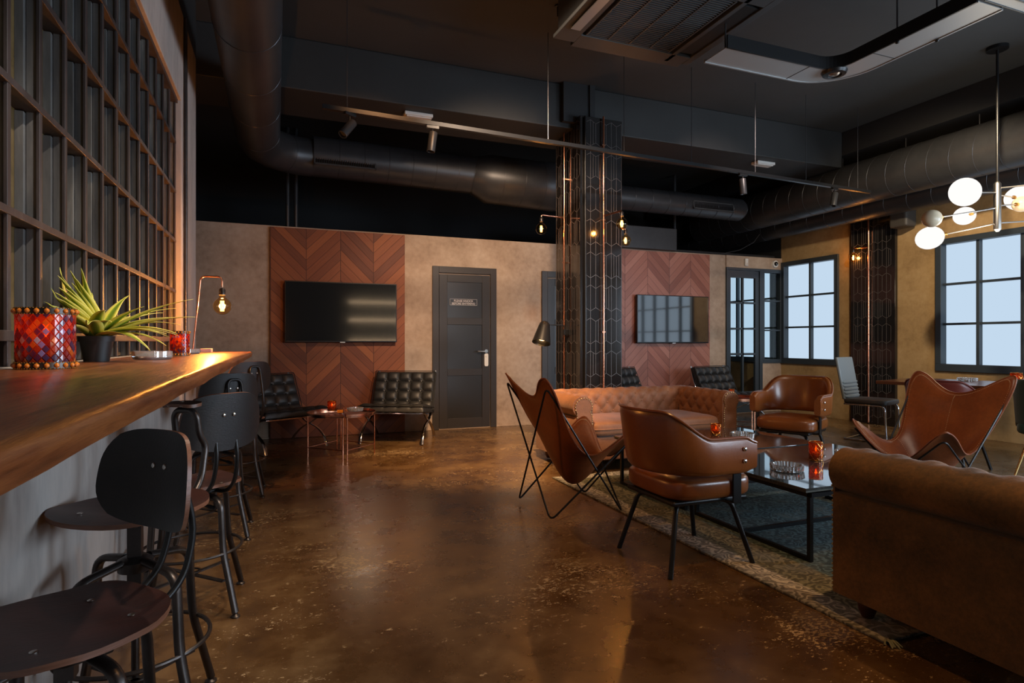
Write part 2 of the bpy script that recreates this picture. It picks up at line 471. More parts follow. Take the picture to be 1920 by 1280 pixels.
# ------------------------------------------------------------------ mesh builder
class MB:
    def __init__(self):
        self.v = []
        self.f = []
        self.mi = []
        self.att = []

    def add(self, vs, fs, mi=0, M_=None):
        o = len(self.v)
        if M_ is not None:
            vs = [M_ @ Vector(p) for p in vs]
        self.v += [tuple(p) for p in vs]
        self.f += [tuple(o + i for i in q) for q in fs]
        self.mi += [mi] * len(fs)
        return self

    def box(self, x0, x1, y0, y1, z0, z1, M_=None, mi=0):
        vs = [(x0, y0, z0), (x1, y0, z0), (x1, y1, z0), (x0, y1, z0), (x0, y0, z1), (x1, y0, z1), (x1, y1, z1), (x0, y1, z1)]
        fs = [(0, 3, 2, 1), (4, 5, 6, 7), (0, 1, 5, 4), (1, 2, 6, 5), (2, 3, 7, 6), (3, 0, 4, 7)]
        return self.add(vs, fs, mi, M_)

    def tube(self, pts, r, n=10, closed=False, M_=None, mi=0, flat=None):
        pts = [Vector(p) for p in pts]
        m = len(pts)
        rr = r if isinstance(r, (list, tuple)) else [r] * m
        tang = []
        for i in range(m):
            if closed:
                t = pts[(i + 1) % m] - pts[i - 1]
            else:
                t = pts[min(i + 1, m - 1)] - pts[max(i - 1, 0)]
            tang.append(t.normalized())
        up = Vector((0, 0, 1)) if abs(tang[0].z) < 0.9 else Vector((1, 0, 0))
        nrm = tang[0].cross(up).normalized()
        vs = []
        for i in range(m):
            if i:
                q = tang[i - 1].rotation_difference(tang[i])
                nrm = (q @ nrm)
                nrm = (nrm - tang[i] * nrm.dot(tang[i])).normalized()
            b = tang[i].cross(nrm)
            for k in range(n):
                a = 2 * PI * k / n
                if flat:
                    vs.append(pts[i] + nrm * (math.cos(a) * rr[i] * flat[0]) + b * (math.sin(a) * rr[i] * flat[1]))
                else:
                    vs.append(pts[i] + (nrm * math.cos(a) + b * math.sin(a)) * rr[i])
        fs = []
        for i in range(m if closed else m - 1):
            j = (i + 1) % m
            for k in range(n):
                l = (k + 1) % n
                fs.append((i * n + k, i * n + l, j * n + l, j * n + k))
        if not closed:
            fs.append(tuple(range(n - 1, -1, -1)))
            fs.append(tuple((m - 1) * n + k for k in range(n)))
        return self.add(vs, fs, mi, M_)

    def cyl(self, c, r, z0, z1, n=24, M_=None, mi=0, r2=None):
        return self.lathe([(0, z0), (r, z0), (r2 if r2 is not None else r, z1), (0, z1)], (c[0], c[1], 0), n, M_, mi)

    def lathe(self, prof, c=(0, 0, 0), n=24, M_=None, mi=0, rib=None):
        vs = []
        idx = []
        for (r, z) in prof:
            if r < 1e-6:
                idx.append([len(vs)])
                vs.append((c[0], c[1], c[2] + z))
            else:
                row = []
                for k in range(n):
                    a = 2 * PI * k / n
                    q = r * (1 + (rib[1] * math.cos(rib[0] * a) if rib else 0))
                    row.append(len(vs))
                    vs.append((c[0] + q * math.cos(a), c[1] + q * math.sin(a), c[2] + z))
                idx.append(row)
        fs = []
        for a, b in zip(idx, idx[1:]):
            if len(a) == 1 and len(b) == 1:
                continue
            for k in range(n):
                l = (k + 1) % n
                if len(a) == 1:
                    fs.append((a[0], b[l], b[k]))
                elif len(b) == 1:
                    fs.append((a[k], a[l], b[0]))
                else:
                    fs.append((a[k], a[l], b[l], b[k]))
        return self.add(vs, fs, mi, M_)

    def grid(self, fn, nu, nv, cu=False, cv=False, M_=None, mi=0):
        vs = [fn(i / (nu if cu else nu - 1), j / (nv if cv else nv - 1)) for i in range(nu) for j in range(nv)]
        fs = []
        for i in range(nu if cu else nu - 1):
            for j in range(nv if cv else nv - 1):
                a, b = i, (i + 1) % nu
                c, d = j, (j + 1) % nv
                fs.append((a * nv + c, b * nv + c, b * nv + d, a * nv + d))
        return self.add(vs, fs, mi, M_)

    def sell(self, c, s, e1=0.5, e2=0.5, n=24, M_=None, mi=0):
        """superellipsoid cushion"""
        def w(v, e):
            return math.copysign(abs(v) ** e, v)

        def fn(u, v):
            a = 2 * PI * u
            b = -PI / 2 + PI * v
            cb = w(math.cos(b), e1)
            return (c[0] + s[0] * cb * w(math.cos(a), e2), c[1] + s[1] * cb * w(math.sin(a), e2), c[2] + s[2] * w(math.sin(b), e1))
        return self.grid(fn, n * 2, n, cu=True, M_=M_, mi=mi)

    def prism(self, poly, z0, z1, M_=None, mi=0):
        n = len(poly)
        vs = [(x, y, z0) for x, y in poly] + [(x, y, z1) for x, y in poly]
        fs = [tuple(range(n - 1, -1, -1)), tuple(range(n, 2 * n))]
        for i in range(n):
            j = (i + 1) % n
            fs.append((i, j, n + j, n + i))
        return self.add(vs, fs, mi, M_)

    def xf(self, M_):
        self.v = [tuple(M_ @ Vector(p)) for p in self.v]
        return self


def obj(name, mb, mat, parent=None, smooth=True, bevel=0, solid=0, label=None, angle=40):
    me = bpy.data.meshes.new(name)
    me.from_pydata(mb.v, [], mb.f)
    me.validate()
    mats = mat if isinstance(mat, (list, tuple)) else [mat]
    for m in mats:
        me.materials.append(m)
    if len(mats) > 1 and len(me.polygons) == len(mb.mi):
        me.polygons.foreach_set('material_index', mb.mi)
    if mb.att and len(mb.att) == len(me.vertices):
        a = me.attributes.new('across', 'FLOAT', 'POINT')
        a.data.foreach_set('value', mb.att)
    if smooth:
        me.shade_smooth()
        try:
            me.set_sharp_from_angle(angle=R(angle))
        except Exception:
            pass
    me.update()
    o = bpy.data.objects.new(name, me)
    COL.objects.link(o)
    if parent:
        o.parent = parent
    if solid:
        s = o.modifiers.new('solid', 'SOLIDIFY')
        s.thickness = solid
        s.offset = 0
    if bevel:
        s = o.modifiers.new('bevel', 'BEVEL')
        s.width = bevel
        s.segments = 3
        s.limit_method = 'ANGLE'
        s.angle_limit = R(50)
    if label:
        o['label'] = label
    return o


def empty(name, loc, rz=0, label=None, cat=None, group=None):
    o = bpy.data.objects.new(name, None)
    o.empty_display_size = 0.1
    o.location = loc
    o.rotation_euler = (0, 0, rz)
    COL.objects.link(o)
    tag(o, label, cat, group)
    return o


def tag(o, label=None, cat=None, group=None):
    if label:
        o['label'] = label
    if cat:
        o['category'] = cat
    if group:
        o['group'] = group
    return o


def struct(name, mb, mat, parent=None, **kw):
    o = obj(name, mb, mat, parent, **kw)
    if not parent:
        o['kind'] = 'structure'
    return o


def dup(root, loc, rz=None, label=None, group=None, scale=None):
    r = root.copy()
    COL.objects.link(r)
    r.location = loc
    if rz is not None:
        r.rotation_euler = (0, 0, rz)
    if scale:
        r.scale = (scale,) * 3
    if label:
        r['label'] = label
    if group:
        r['group'] = group
    for ch in list(root.children):
        c = ch.copy()
        COL.objects.link(c)
        c.parent = r
        for g in list(ch.children):
            d = g.copy()
            COL.objects.link(d)
            d.parent = c
    return r


def arc(c, r, a0, a1, n, plane='xz'):
    out = []
    for i in range(n + 1):
        a = R(a0 + (a1 - a0) * i / n)
        if plane == 'xz':
            out.append((c[0] + r * math.cos(a), c[1], c[2] + r * math.sin(a)))
        elif plane == 'yz':
            out.append((c[0], c[1] + r * math.cos(a), c[2] + r * math.sin(a)))
        else:
            out.append((c[0] + r * math.cos(a), c[1] + r * math.sin(a), c[2]))
    return out


def fillet(pts, r, n=5, closed=False):
    """round the corners of a polyline"""
    P = [Vector(p) for p in pts]
    out = []
    m = len(P)
    for i in range(m):
        if not closed and i in (0, m - 1):
            out.append(P[i])
            continue
        a, b, c = P[i - 1], P[i], P[(i + 1) % m]
        d1, d2 = (a - b), (c - b)
        q = min(r, d1.length * 0.45, d2.length * 0.45)
        p1, p2 = b + d1.normalized() * q, b + d2.normalized() * q
        for k in range(n + 1):
            t = k / n
            out.append(p1 * (1 - t) ** 2 + b * 2 * t * (1 - t) + p2 * t * t)
    return out


def smoothstep(a, b, x):
    t = max(0.0, min(1.0, (x - a) / (b - a)))
    return t * t * (3 - 2 * t)


# ================================================================== THE ROOM
CZ = 3.86
struct('floor', MB().box(-3, 8.2, -2.2, 10.2, -0.12, 0), M['floor'], smooth=False)
struct('ceiling', MB().box(-3, 8.2, -2.2, 10.2, CZ, CZ + 0.1), M['ceiling_paint'], smooth=False)

# beams under the ceiling
struct('trim_1', MB().box(-3, 6.8, 5.66, 6.35, 3.40, CZ - 0.001), M['black_paint'], smooth=False, bevel=0.01)
struct('trim_2', MB().box(6.8, 7.74, -2.2, 10.1, 3.56, CZ - 0.002), M['void_black'], smooth=False)  # near-black colour carries the shade beside the duct

# left wall: below the old window, above it, and its far end
LW = -0.62
mb = MB()
mb.box(LW - 0.3, LW, -2.2, 5.37, 0.001, 1.08)
mb.box(LW - 0.3, LW, 4.61, 5.37, 1.08, 3.41)
mb.box(LW - 0.3, LW, -2.2, 4.61, 2.79, 3.41)
mb.box(LW - 0.3, LW, -2.2, 0.60, 1.08, 2.79)
struct('wall_left', mb, M['plaster_grey'], smooth=False, bevel=0.004)
struct('wall_left_upper', MB().box(LW - 0.3, LW - 0.001, -2.2, 5.37, 3.411, CZ - 0.001), M['black_paint'], smooth=False)
struct('wall_side', MB().box(-3.1, -3.0, 5.0, 10.2, 0, CZ), M['void_black'], smooth=False)
struct('wall_rear', MB().box(-3, 8.2, -2.3, -2.2, 0, CZ), M['ceiling_paint'], smooth=False)
struct('wall_void', MB().box(-3, 8.2, 10.2, 10.3, 0, CZ), M['void_black'], smooth=False)

# far partition wall, open above
FY = 7.6
mb = MB()
mb.box(-3.0, 6.6, FY, FY + 0.12, 0.001, 2.52)
mb.box(6.6, 7.75, FY - 0.02, FY + 0.12, 2.33, 2.52)
mb.box(7.34, 7.75, FY, FY + 0.12, 0.001, 0.80)
struct('wall_back', mb, M['plaster'], smooth=False, bevel=0.004)

# right wall with its two windows
RW = 7.75
mb = MB()
def rwall(y0, y1, z0, z1, mi=0):
    mb.box(RW, RW + 0.25, y0, y1, z0, z1, mi=mi)
rwall(6.5, 7.6, 0.001, 0.79); rwall(6.5, 7.6, 2.45, 3.55)
rwall(5.09, 6.5, 0.001, 3.55)
rwall(2.2, 5.09, 0.001, 0.78); rwall(2.2, 5.09, 2.43, 3.55)
rwall(1.95, 2.2, 0.001, 3.55); rwall(-1.55, 1.95, 0.001, 0.78); rwall(-1.55, 1.95, 2.43, 3.55); rwall(-2.2, -1.55, 0.001, 3.55)
rwall(7.6, 10.2, 0.001, 0.79); rwall(9.8, 10.2, 0.79, 2.45)
rwall(7.6, 10.2, 2.45, 3.86, mi=1)
struct('wall_right', mb, [M['plaster_ochre'], M['void_black']], smooth=False)
struct('ceiling_back_room', MB().box(5.7, 7.74, 7.73, 10.19, 2.53, 2.58), M['void_black'], smooth=False)
struct('baseboard_back', MB().box(-3, 7.3, FY - 0.012, FY - 0.001, 0.002, 0.02), M['plaster'], smooth=False)


def window_on_right(name, y0, y1, z0, z1, cols, rows, ext=0.07, frame_in=0.06):
    fr = MB()
    w = 0.06
    x0, x1 = RW - 0.03, RW + 0.08
    fr.box(x0, x1, y0, y1, z0, z0 + ext + 0.02)
    fr.box(x0, x1, y0, y1, z1 - ext, z1)
    fr.box(x0, x1, y0, y0 + ext, z0 + ext + 0.02, z1 - ext)
    fr.box(x0, x1, y1 - ext, y1, z0 + ext + 0.02, z1 - ext)
    iy0, iy1, iz0, iz1 = y0 + ext, y1 - ext, z0 + ext + 0.02, z1 - ext
    for c in cols:
        fr.box(RW + 0.01, x1 - 0.005, c - 0.018, c + 0.018, iz0, iz1)
    for k in range(1, rows):
        z = iz0 + (iz1 - iz0) * k / rows
        fr.box(RW + 0.012, x1 - 0.006, iy0, iy1, z - 0.014, z + 0.014)
    o = struct(name, fr, M['win_frame'], smooth=False, bevel=0.003)
    gl = MB().box(x1 - 0.004, x1 + 0.002, iy0, iy1, iz0, iz1)
    struct(name + '_glass', gl, M['daylight_glass'], parent=o, smooth=False)
    return o


window_on_right('window_2', 2.25, 5.09, 0.78, 2.43, [4.62, 4.16, 3.70, 3.24, 2.78], 3)
window_on_right('added_window_6', -1.55, 1.95, 0.78, 2.43, [-1.0, -0.4, 0.2, 0.8, 1.4], 3)  # unseen window, added to go with the side daylight fill
window_on_right('window_3', 6.5, 7.59, 0.79, 2.45, [7.04], 3)
window_on_right('window_4', 7.75, 9.75, 0.79, 2.45, [8.2, 8.65, 9.1, 9.45], 3)

_fr = MB()
for b in ((4.15, 6.45, 0.70, 0.79), (4.15, 6.45, 2.41, 2.50), (4.15, 4.24, 0.79, 2.41), (6.36, 6.45, 0.79, 2.41)):
    _fr.box(b[0], b[1], -2.199, -2.09, b[2], b[3])
struct('added_window_7', _fr, M['win_frame'], smooth=False)  # frame added round the rear daylight fill, out of view

# side window of the partition, next to the glazed door
fr = MB()
for b in ((7.33, 7.75, 0.80, 0.86), (7.33, 7.75, 2.27, 2.33), (7.33, 7.37, 0.86, 2.27), (7.70, 7.74, 0.86, 2.27), (7.37, 7.70, 1.32, 1.345), (7.37, 7.70, 1.80, 1.825)):
    fr.box(b[0], b[1], FY - 0.03, FY + 0.04, b[2], b[3])
o = struct('window_5', fr, M['win_frame'], smooth=False, bevel=0.003)
struct('window_5_glass', MB().box(7.37, 7.70, FY, FY + 0.006, 0.86, 2.27), M['glass'], parent=o, smooth=False)

# glazed door, its jamb and panes
fr = MB()
for b in ((6.60, 6.625, 0, 2.33), (7.27, 7.33, 0, 2.33)):
    fr.box(b[0], b[1], FY - 0.03, FY + 0.06, b[2] + 0.001, b[3])
fr.box(6.625, 7.27, FY - 0.03, FY + 0.06, 2.29, 2.33)
jamb = struct('door_3', fr, M['win_frame'], smooth=False, bevel=0.003)
lf = MB()
for b in ((6.63, 6.69, 0.01, 2.285), (7.19, 7.265, 0.01, 2.285), (6.69, 7.19, 0.01, 0.22), (6.69, 7.19, 2.17, 2.285),
          (6.925, 6.955, 0.22, 2.17), (6.69, 7.19, 0.93, 0.965), (6.69, 7.19, 1.34, 1.37), (6.69, 7.19, 1.755, 1.785)):
    lf.box(b[0], b[1], FY - 0.015, FY + 0.03, b[2], b[3])
struct('door_leaf', lf, M['win_frame'], parent=jamb, smooth=False, bevel=0.003)
struct('door_glass', MB().box(6.69, 7.19, FY + 0.004, FY + 0.010, 0.22, 2.17), M['glass'], parent=jamb, smooth=False)

# ---- the two dark panel doors of the partition
def panel_door(name, x0, x1, sign):
    fr = MB()
    w = 0.085
    fr.box(x0, x0 + w, FY - 0.03, FY - 0.001, 0.001, 2.13)
    fr.box(x1 - w, x1, FY - 0.03, FY - 0.001, 0.001, 2.13)
    fr.box(x0 + w, x1 - w, FY - 0.03, FY - 0.001, 2.13 - w, 2.13)
    o = struct(name, fr, M['door_frame'], smooth=False, bevel=0.004)
    a, b = x0 + w + 0.006, x1 - w - 0.006
    lf = MB()
    st = 0.11
    lf.box(a, a + st, FY - 0.018, FY - 0.002, 0.012, 2.03)
    lf.box(b - st, b, FY - 0.018, FY - 0.002, 0.012, 2.03)
    for z0, z1 in ((0.012, 0.14), (0.70, 0.79), (1.37, 1.46), (1.93, 2.03)):
        lf.box(a + st, b - st, FY - 0.018, FY - 0.002, z0, z1)
    struct('door_leaf', lf, M['door_paint'], parent=o, smooth=False, bevel=0.003)
    pn = MB()
    for z0, z1 in ((0.14, 0.70), (0.79, 1.37), (1.46, 1.93)):
        pn.box(a + st, b - st, FY - 0.009, FY - 0.002, z0, z1)
    struct('door_panel', pn, M['sign_plate'], parent=o, smooth=False)
    h = MB()
    hx = b - 0.055
    h.lathe([(0, 0), (0.024, 0), (0.024, 0.01), (0, 0.01)], n=20, M_=Matrix.Translation((hx, FY - 0.018, 1.02)) @ Matrix.Rotation(R(90), 4, 'X'))
    h.tube([(hx, FY - 0.02, 1.02), (hx, FY - 0.062, 1.02), (hx - 0.02, FY - 0.068, 1.02), (hx - 0.13, FY - 0.066, 1.02)], 0.009, 10)
    struct('door_handle', h, M['steel'], parent=o)
    k = MB()
    k.prism([(hx + 0.027 * cx_, 0.905 + 0.085 * cz_) for cx_, cz_ in ((-1, -0.8), (-0.7, -1), (0.7, -1), (1, -0.8), (1, 0.8), (0.7, 1), (-0.7, 1), (-1, 0.8))], 0, 0.012, M_=Matrix.Translation((0, FY - 0.019, 0)) @ Matrix.Rotation(R(90), 4, 'X'))
    k.lathe([(0, 0.012), (0.011, 0.012), (0.011, 0.022), (0, 0.022)], n=14, M_=Matrix.Translation((hx, FY - 0.019, 0.955)) @ Matrix.Rotation(R(90), 4, 'X'))
    struct('lock_plate', k, M['white_plastic'], parent=o, smooth=False)
    return o


panel_door('door_1', 1.85, 2.73, True)
panel_door('door_2', 3.40, 4.28, False)

# knock sign
sg = obj('door_sign', MB().prism([(x, z) for x, z in ((2.085, 1.622), (2.455, 1.622), (2.462, 1.63), (2.462, 1.707), (2.455, 1.715), (2.085, 1.715), (2.078, 1.707), (2.078, 1.63))], 0, 0.006,
         M_=Matrix.Translation((0, FY - 0.010, 0)) @ Matrix.Rotation(R(90), 4, 'X')), M['sign_plate'], smooth=False)
tag(sg, 'small black plate with white letters on the dark panel door', 'sign')
bd = MB()
for b in ((2.084, 2.456, 1.627, 1.630), (2.084, 2.456, 1.707, 1.710), (2.084, 2.087, 1.630, 1.707), (2.453, 2.456, 1.630, 1.707)):
    bd.box(b[0], b[1], FY - 0.0175, FY - 0.016, b[2], b[3])
obj('sign_border', bd, M['sign_white'], sg, smooth=False)
for i, (s, z) in enumerate((('PLEASE KNOCK', 1.672), ('BEFORE ENTERING', 1.637))):
    cu = bpy.data.curves.new('sign_text', 'FONT')
    cu.body = s
    cu.size = 0.038
    cu.align_x = 'CENTER'
    cu.extrude = 0.0006
    cu.offset = 0.0006
    cu.materials.append(M['sign_white'])
    t = bpy.data.objects.new('sign_text', cu)
    t.location = (2.27, FY - 0.0172, z)
    t.rotation_euler = (R(90), 0, 0)
    t.scale = (1.0, 1.0, 1.0)
    COL.objects.link(t)
    bpy.context.view_layer.update()
    me = bpy.data.meshes.new_from_object(t.evaluated_get(bpy.context.evaluated_depsgraph_get()))
    m2 = bpy.data.objects.new('sign_text', me)
    m2.location, m2.rotation_euler = t.location, t.rotation_euler
    bpy.data.objects.remove(t)
    COL.objects.link(m2)
    m2.parent = sg

# ---- herringbone wood panels
wp = obj('wood_panel', MB().box(-0.10, 1.488, FY - 0.035, FY - 0.001, 0.004, 2.50), M['chevron'], smooth=False, bevel=0.002)
tag(wp, 'large dark reddish chevron plank wall panel behind the black television', 'wall panel', 'chevron plank wall panels')
wp = obj('wood_panel', MB().box(4.42, 6.263, FY - 0.035, FY - 0.001, 0.004, 2.50), M['chevron_far'], smooth=False, bevel=0.002)
tag(wp, 'paler pinkish chevron plank wall panel behind the television reflecting the windows', 'wall panel', 'chevron plank wall panels')


def television(x0, x1, z0, z1, y, scr, label):
    t = empty('television', ((x0 + x1) / 2, y, (z0 + z1) / 2), 0, label, 'television', 'wall televisions')
    w, h = (x1 - x0) / 2, (z1 - z0) / 2
    obj('housing', MB().box(-w, w, 0, 0.05, -h, h).box(-0.25, 0.25, 0.05, 0.09, -0.2, 0.2), M['black_metal'], t, smooth=False, bevel=0.006)

    def fn(u, v):
        a, b = -w + 0.012 + (2 * w - 0.024) * u, -h + 0.018 + (2 * h - 0.03) * v
        return (a, -0.002 + 0.0, b)
    obj('screen', MB().grid(fn, 2, 2), scr, t, smooth=False)
    obj('maker_badge', MB().box(-0.03, 0.03, -0.004, 0, -h - 0.006, -h + 0.006), M['steel'], t, smooth=False)
    return t


television(0.06, 1.37, 1.14, 1.865, 7.475, M['screen'], 'wide black television mounted on the dark chevron panel')
television(4.88, 6.17, 1.125, 1.84, 7.475, M['screen_blue'], 'television with pale blue window reflections on the pinkish chevron panel')

# ---- tiled columns with a mesh of grout lines
def hexlines(u0, u1, v0, v1, seed):
    """outlines of hexagon tiles in rows, regular ones alternating with long slatted ones"""
    rnd = random.Random(seed)
    w, p, sa, sb = 0.124, 0.036, 0.072, 0.20
    segs = []
    v = v0
    row = 0
    while v < v1:
        sl = sa if row % 2 == 0 else sb
        off = (row % 2) * w / 2
        c = -1
        while u0 + c * w + off < u1 + w:
            cx = u0 + c * w + off
            L, Rr = cx - w / 2, cx + w / 2
            segs += [((L, v), (cx, v - p)), ((cx, v - p), (Rr, v)), ((Rr, v), (Rr, v + sl))]
            if row % 2 or rnd.random() < 0.25:
                segs.append(((cx, v - p), (cx, v + sl + p)))
                if row % 2 and rnd.random() < 0.5:
                    q = rnd.choice((-1, 1)) * w / 4
                    segs.append(((cx + q, v - p / 2), (cx + q, v + sl + p / 2)))
            c += 1
        v += sl + p
        row += 1
    out = []
    for a, b in segs:
        if min(a[0], b[0]) < u0 or max(a[0], b[0]) > u1 or min(a[1], b[1]) < v0 or max(a[1], b[1]) > v1:
            continue
        out.append((a, b))
    return out


def strips(mb, segs, place, hw=0.0016):
    for (a, b) in segs:
        dx, dz = b[0] - a[0], b[1] - a[1]
        l = math.hypot(dx, dz)
        nx, nz = -dz / l * hw, dx / l * hw
        q = [(a[0] + nx, a[1] + nz), (a[0] - nx, a[1] - nz), (b[0] - nx, b[1] - nz), (b[0] + nx, b[1] + nz)]
        mb.add([place(u, v, 0.0) for u, v in q] + [place(u, v, 0.0012) for u, v in q],
               [(4, 5, 6, 7), (0, 1, 5, 4), (1, 2, 6, 5), (2, 3, 7, 6), (3, 0, 4, 7)])


CX0, CX1, CY0, CY1 = 2.90, 3.40, 5.50, 6.08
col = struct('trim_3', MB().box(CX0, CX1, CY0, CY1, 0.001, 3.49), M['tile'], smooth=False, bevel=0.004)
col['label'] = 'column clad in glossy black elongated hexagon tiles'
g = MB()
strips(g, hexlines(CX0 + 0.06, CX1 - 0.005, 0.02, 3.47, 3), lambda u, v, d: (u, CY0 - d, v))
strips(g, hexlines(CY0 + 0.01, CY1 - 0.01, 0.02, 3.47, 5), lambda u, v, d: (CX0 - d, u, v))
struct('grout_lines', g, M['grout'], parent=col, smooth=False)
struct('column_neck', MB().box(2.76, 3.06, 5.60, 6.0, 3.45, 3.859).box(3.06, 3.12, 5.58, 5.66, 3.49, 3.86), M['void_black'], smooth=False)
bpy.data.objects['column_neck'].name = 'trim_4'

strip = struct('trim_5', MB().box(RW - 0.05, RW - 0.001, 5.60, 6.27, 0.001, 2.98), M['tile'], smooth=False, bevel=0.003)
g = MB()
strips(g, hexlines(5.66, 6.26, 0.02, 2.96, 8), lambda u, v, d: (RW - 0.05 - d, u, v), 0.002)
struct('grout_lines', g, M['grout'], parent=strip, smooth=False)

# conduit and cable by the end of the left wall
c = obj('conduit_pipe', MB().tube([(LW + 0.014, 4.70, 1.10), (LW + 0.014, 4.70, 3.40)], 0.012, 10).tube([(LW + 0.014, 4.66, 0.02), (LW + 0.014, 4.66, 1.04)], 0.006, 8), M['gun_metal'])
tag(c, 'thin dark conduit running up the far end of the left wall', 'pipe')

# ================================================================== OLD STEEL WINDOW ON THE LEFT
W0, W1 = 0.61, 4.60
zs = [1.165, 1.49, 1.83, 2.165, 2.50]
bars = MB()
ys = [W1 - 0.012 - k * 0.2225 for k in range(18)]
for y in ys:
    bars.box(-0.662, -0.652, y - 0.011, y + 0.011, 1.085, 2.785)      # front flange
    bars.box(-0.688, -0.662, y - 0.004, y + 0.016, 1.085, 2.785, mi=1)  # web
for z in zs:
    h_ = 0.022 if z > 1.2 else 0.028
    bars.box(-0.712, -0.650, W0, W1, z - h_ / 2, z + h_ / 2)
bars.box(-0.735, -0.64, W0, W1, 2.765, 2.79)
win = struct('window_1', bars, [M['old_steel'], M['dirty_steel']], smooth=False, bevel=0.002)
rows_z = [1.085] + zs + [2.77]
sash = MB()
for k in range(len(ys) - 1):
    for r in range(len(rows_z) - 1):
        z0, z1 = rows_z[r] + 0.015, rows_z[r + 1] - 0.015
        yb, ya = ys[k] - 0.006, ys[k + 1] + 0.016
        sash.box(-0.709, -0.6885, yb - 0.016, yb + 0.006, z0, z1)
        sash.box(-0.709, -0.6885, ya - 0.004, ya + 0.012, z0, z1)
struct('window_1_sash', sash, M['dirty_steel'], parent=win, smooth=False)
struct('window_1_glass', MB().box(-0.712, -0.7095, W0, W1, 1.085, 2.785), M['old_pane'], parent=win, smooth=False)
# a hanging blue strip in one pane is part of the old glazing
struct('window_1_tape', MB().box(-0.700, -0.697, 2.80, 2.83, 2.2, 2.48), plain('tape_blue', (0.03, 0.05, 0.08), 0.6), parent=win, smooth=False)

# ================================================================== BAR SHELF
SZ = 1.083
def shelf():
    m = MB()
    rnd = random.Random(4)
    n = 60
    y0, y1 = -0.9, 4.35
    rows = []
    for i in range(n + 1):
        y = y0 + (y1 - y0) * i / n
        e = -0.168 + 0.0012 * math.sin(y * 9) + 0.0008 * math.sin(y * 23 + 1)
        t = 0.036 + 0.0012 * math.sin(y * 11 + 2)
        rows.append([(LW + 0.002, y, SZ), (e - 0.012, y, SZ), (e - 0.003, y, SZ - 0.004), (e, y, SZ - 0.012), (e - 0.002 + rnd.uniform(-.001, .001), y, SZ - t * 0.6),
                     (e - 0.006, y, SZ - t), (LW + 0.002, y, SZ - t)])
    k = len(rows[0])
    vs = [p for r in rows for p in r]
    fs = []
    for i in range(n):
        for j in range(k):
            l = (j + 1) % k
            fs.append((i * k + j, (i + 1) * k + j, (i + 1) * k + l, i * k + l))
    fs.append(tuple(range(k)))
    fs.append(tuple(n * k + j for j in range(k - 1, -1, -1)))
    m.add(vs, fs)
    return m


sh = obj('bar_counter', shelf(), M['bar_wood'], angle=50)
tag(sh, 'long live-edge reddish wooden bar counter along the old steel window', 'bar counter')

# ================================================================== BULB LAMPS
def bulb(parent, c, r=0.055, power=6, mat='filament', name='bulb'):
    """Edison globe bulb hanging from its socket, c = centre of the globe"""
    b = MB()
    prof = [(0, -r)] + [(r * math.sin(a), -r * math.cos(a)) for a in [R(x) for x in range(15, 150, 12)]] + [(0.018, r * 1.05), (0.016, r * 1.35)]
    b.lathe(prof, c, 24)
    o = obj(name, b, M['bulb_glass'], parent)
    f = MB()
    for k in range(4):
        a = PI / 2 * k
        f.tube([(c[0] + 0.008 * math.cos(a), c[1] + 0.008 * math.sin(a), c[2] - 0.032), (c[0] + 0.008 * math.cos(a), c[1] + 0.008 * math.sin(a), c[2] + 0.034)], 0.0035, 6)
    obj('filament', f, M[mat], o)
    wp_ = (parent.matrix_basis @ Vector(c))
    light('bulb_light', 'POINT', wp_, power, (1.0, 0.44, 0.12), radius=0.02)
    s = MB().lathe([(0, r * 1.3), (0.019, r * 1.3), (0.02, r * 1.9), (0.012, r * 2.1), (0, r * 2.1)], c, 16)
    obj('socket', s, M['gun_metal'], parent)
    return o


# table lamp on the bar
t = empty('arc_table_lamp', (-0.50, 4.18, SZ), 0, 'slim arched brass lamp with glowing bulb at the far end of the bar', 'lamp')
obj('base', MB().cyl((0, 0), 0.05, 0, 0.012, 28), M['gun_metal'], t)
pts = fillet([(0, 0, 0.01), (0.045, 0, 0.475), (0.165, 0, 0.475), (0.165, 0, 0.41)], 0.03, 6)
obj('stem', MB().tube(pts, 0.0055, 10), M['copper'], t)
bulb(t, (0.165, 0, 0.290), 0.054, 55, 'filament')

# pipe sconce lights on the column
t = empty('pipe_wall_light', (2.865, 5.80, 0), 0, 'copper pipe light with glowing bulb on the left face of the tiled column', 'wall light', 'copper pipe lights on the column')
obj('pipe', MB().tube([(0, 0, 0.02), (0, 0, 3.46)], 0.011, 10), M['copper'], t)
for z in (1.2, 2.0, 2.9):
    obj('pipe_clip', MB().box(-0.016, 0.034, -0.008, 0.008, z - 0.006, z + 0.006), M['copper'], t, smooth=False)
obj('arm', MB().tube(fillet([(0, 0, 2.485), (-0.27, 0, 2.495), (-0.27, 0, 2.44)], 0.02, 4), 0.009, 10), M['copper'], t)
bulb(t, (-0.27, 0, 2.345), 0.060, 8, 'filament')

t = empty('pipe_wall_light', (3.16, 5.47, 0), 0, 'copper pipe light with glowing bulb on the front face of the tiled column', 'wall light', 'copper pipe lights on the column')
obj('pipe', MB().tube([(0, 0, 0.02), (0, 0, 3.50)], 0.011, 10), M['copper'], t)
for z in (1.25, 2.42, 3.2):
    obj('pipe_clip', MB().box(-0.018, 0.018, -0.008, 0.029, z - 0.006, z + 0.006), M['copper'], t, smooth=False)
obj('arm', MB().tube(fillet([(0, 0, 2.46), (0.06, -0.26, 2.47), (0.06, -0.26, 2.41)], 0.02, 4), 0.009, 10), M['copper'], t)
bulb(t, (0.06, -0.26, 2.335), 0.060, 8, 'filament')

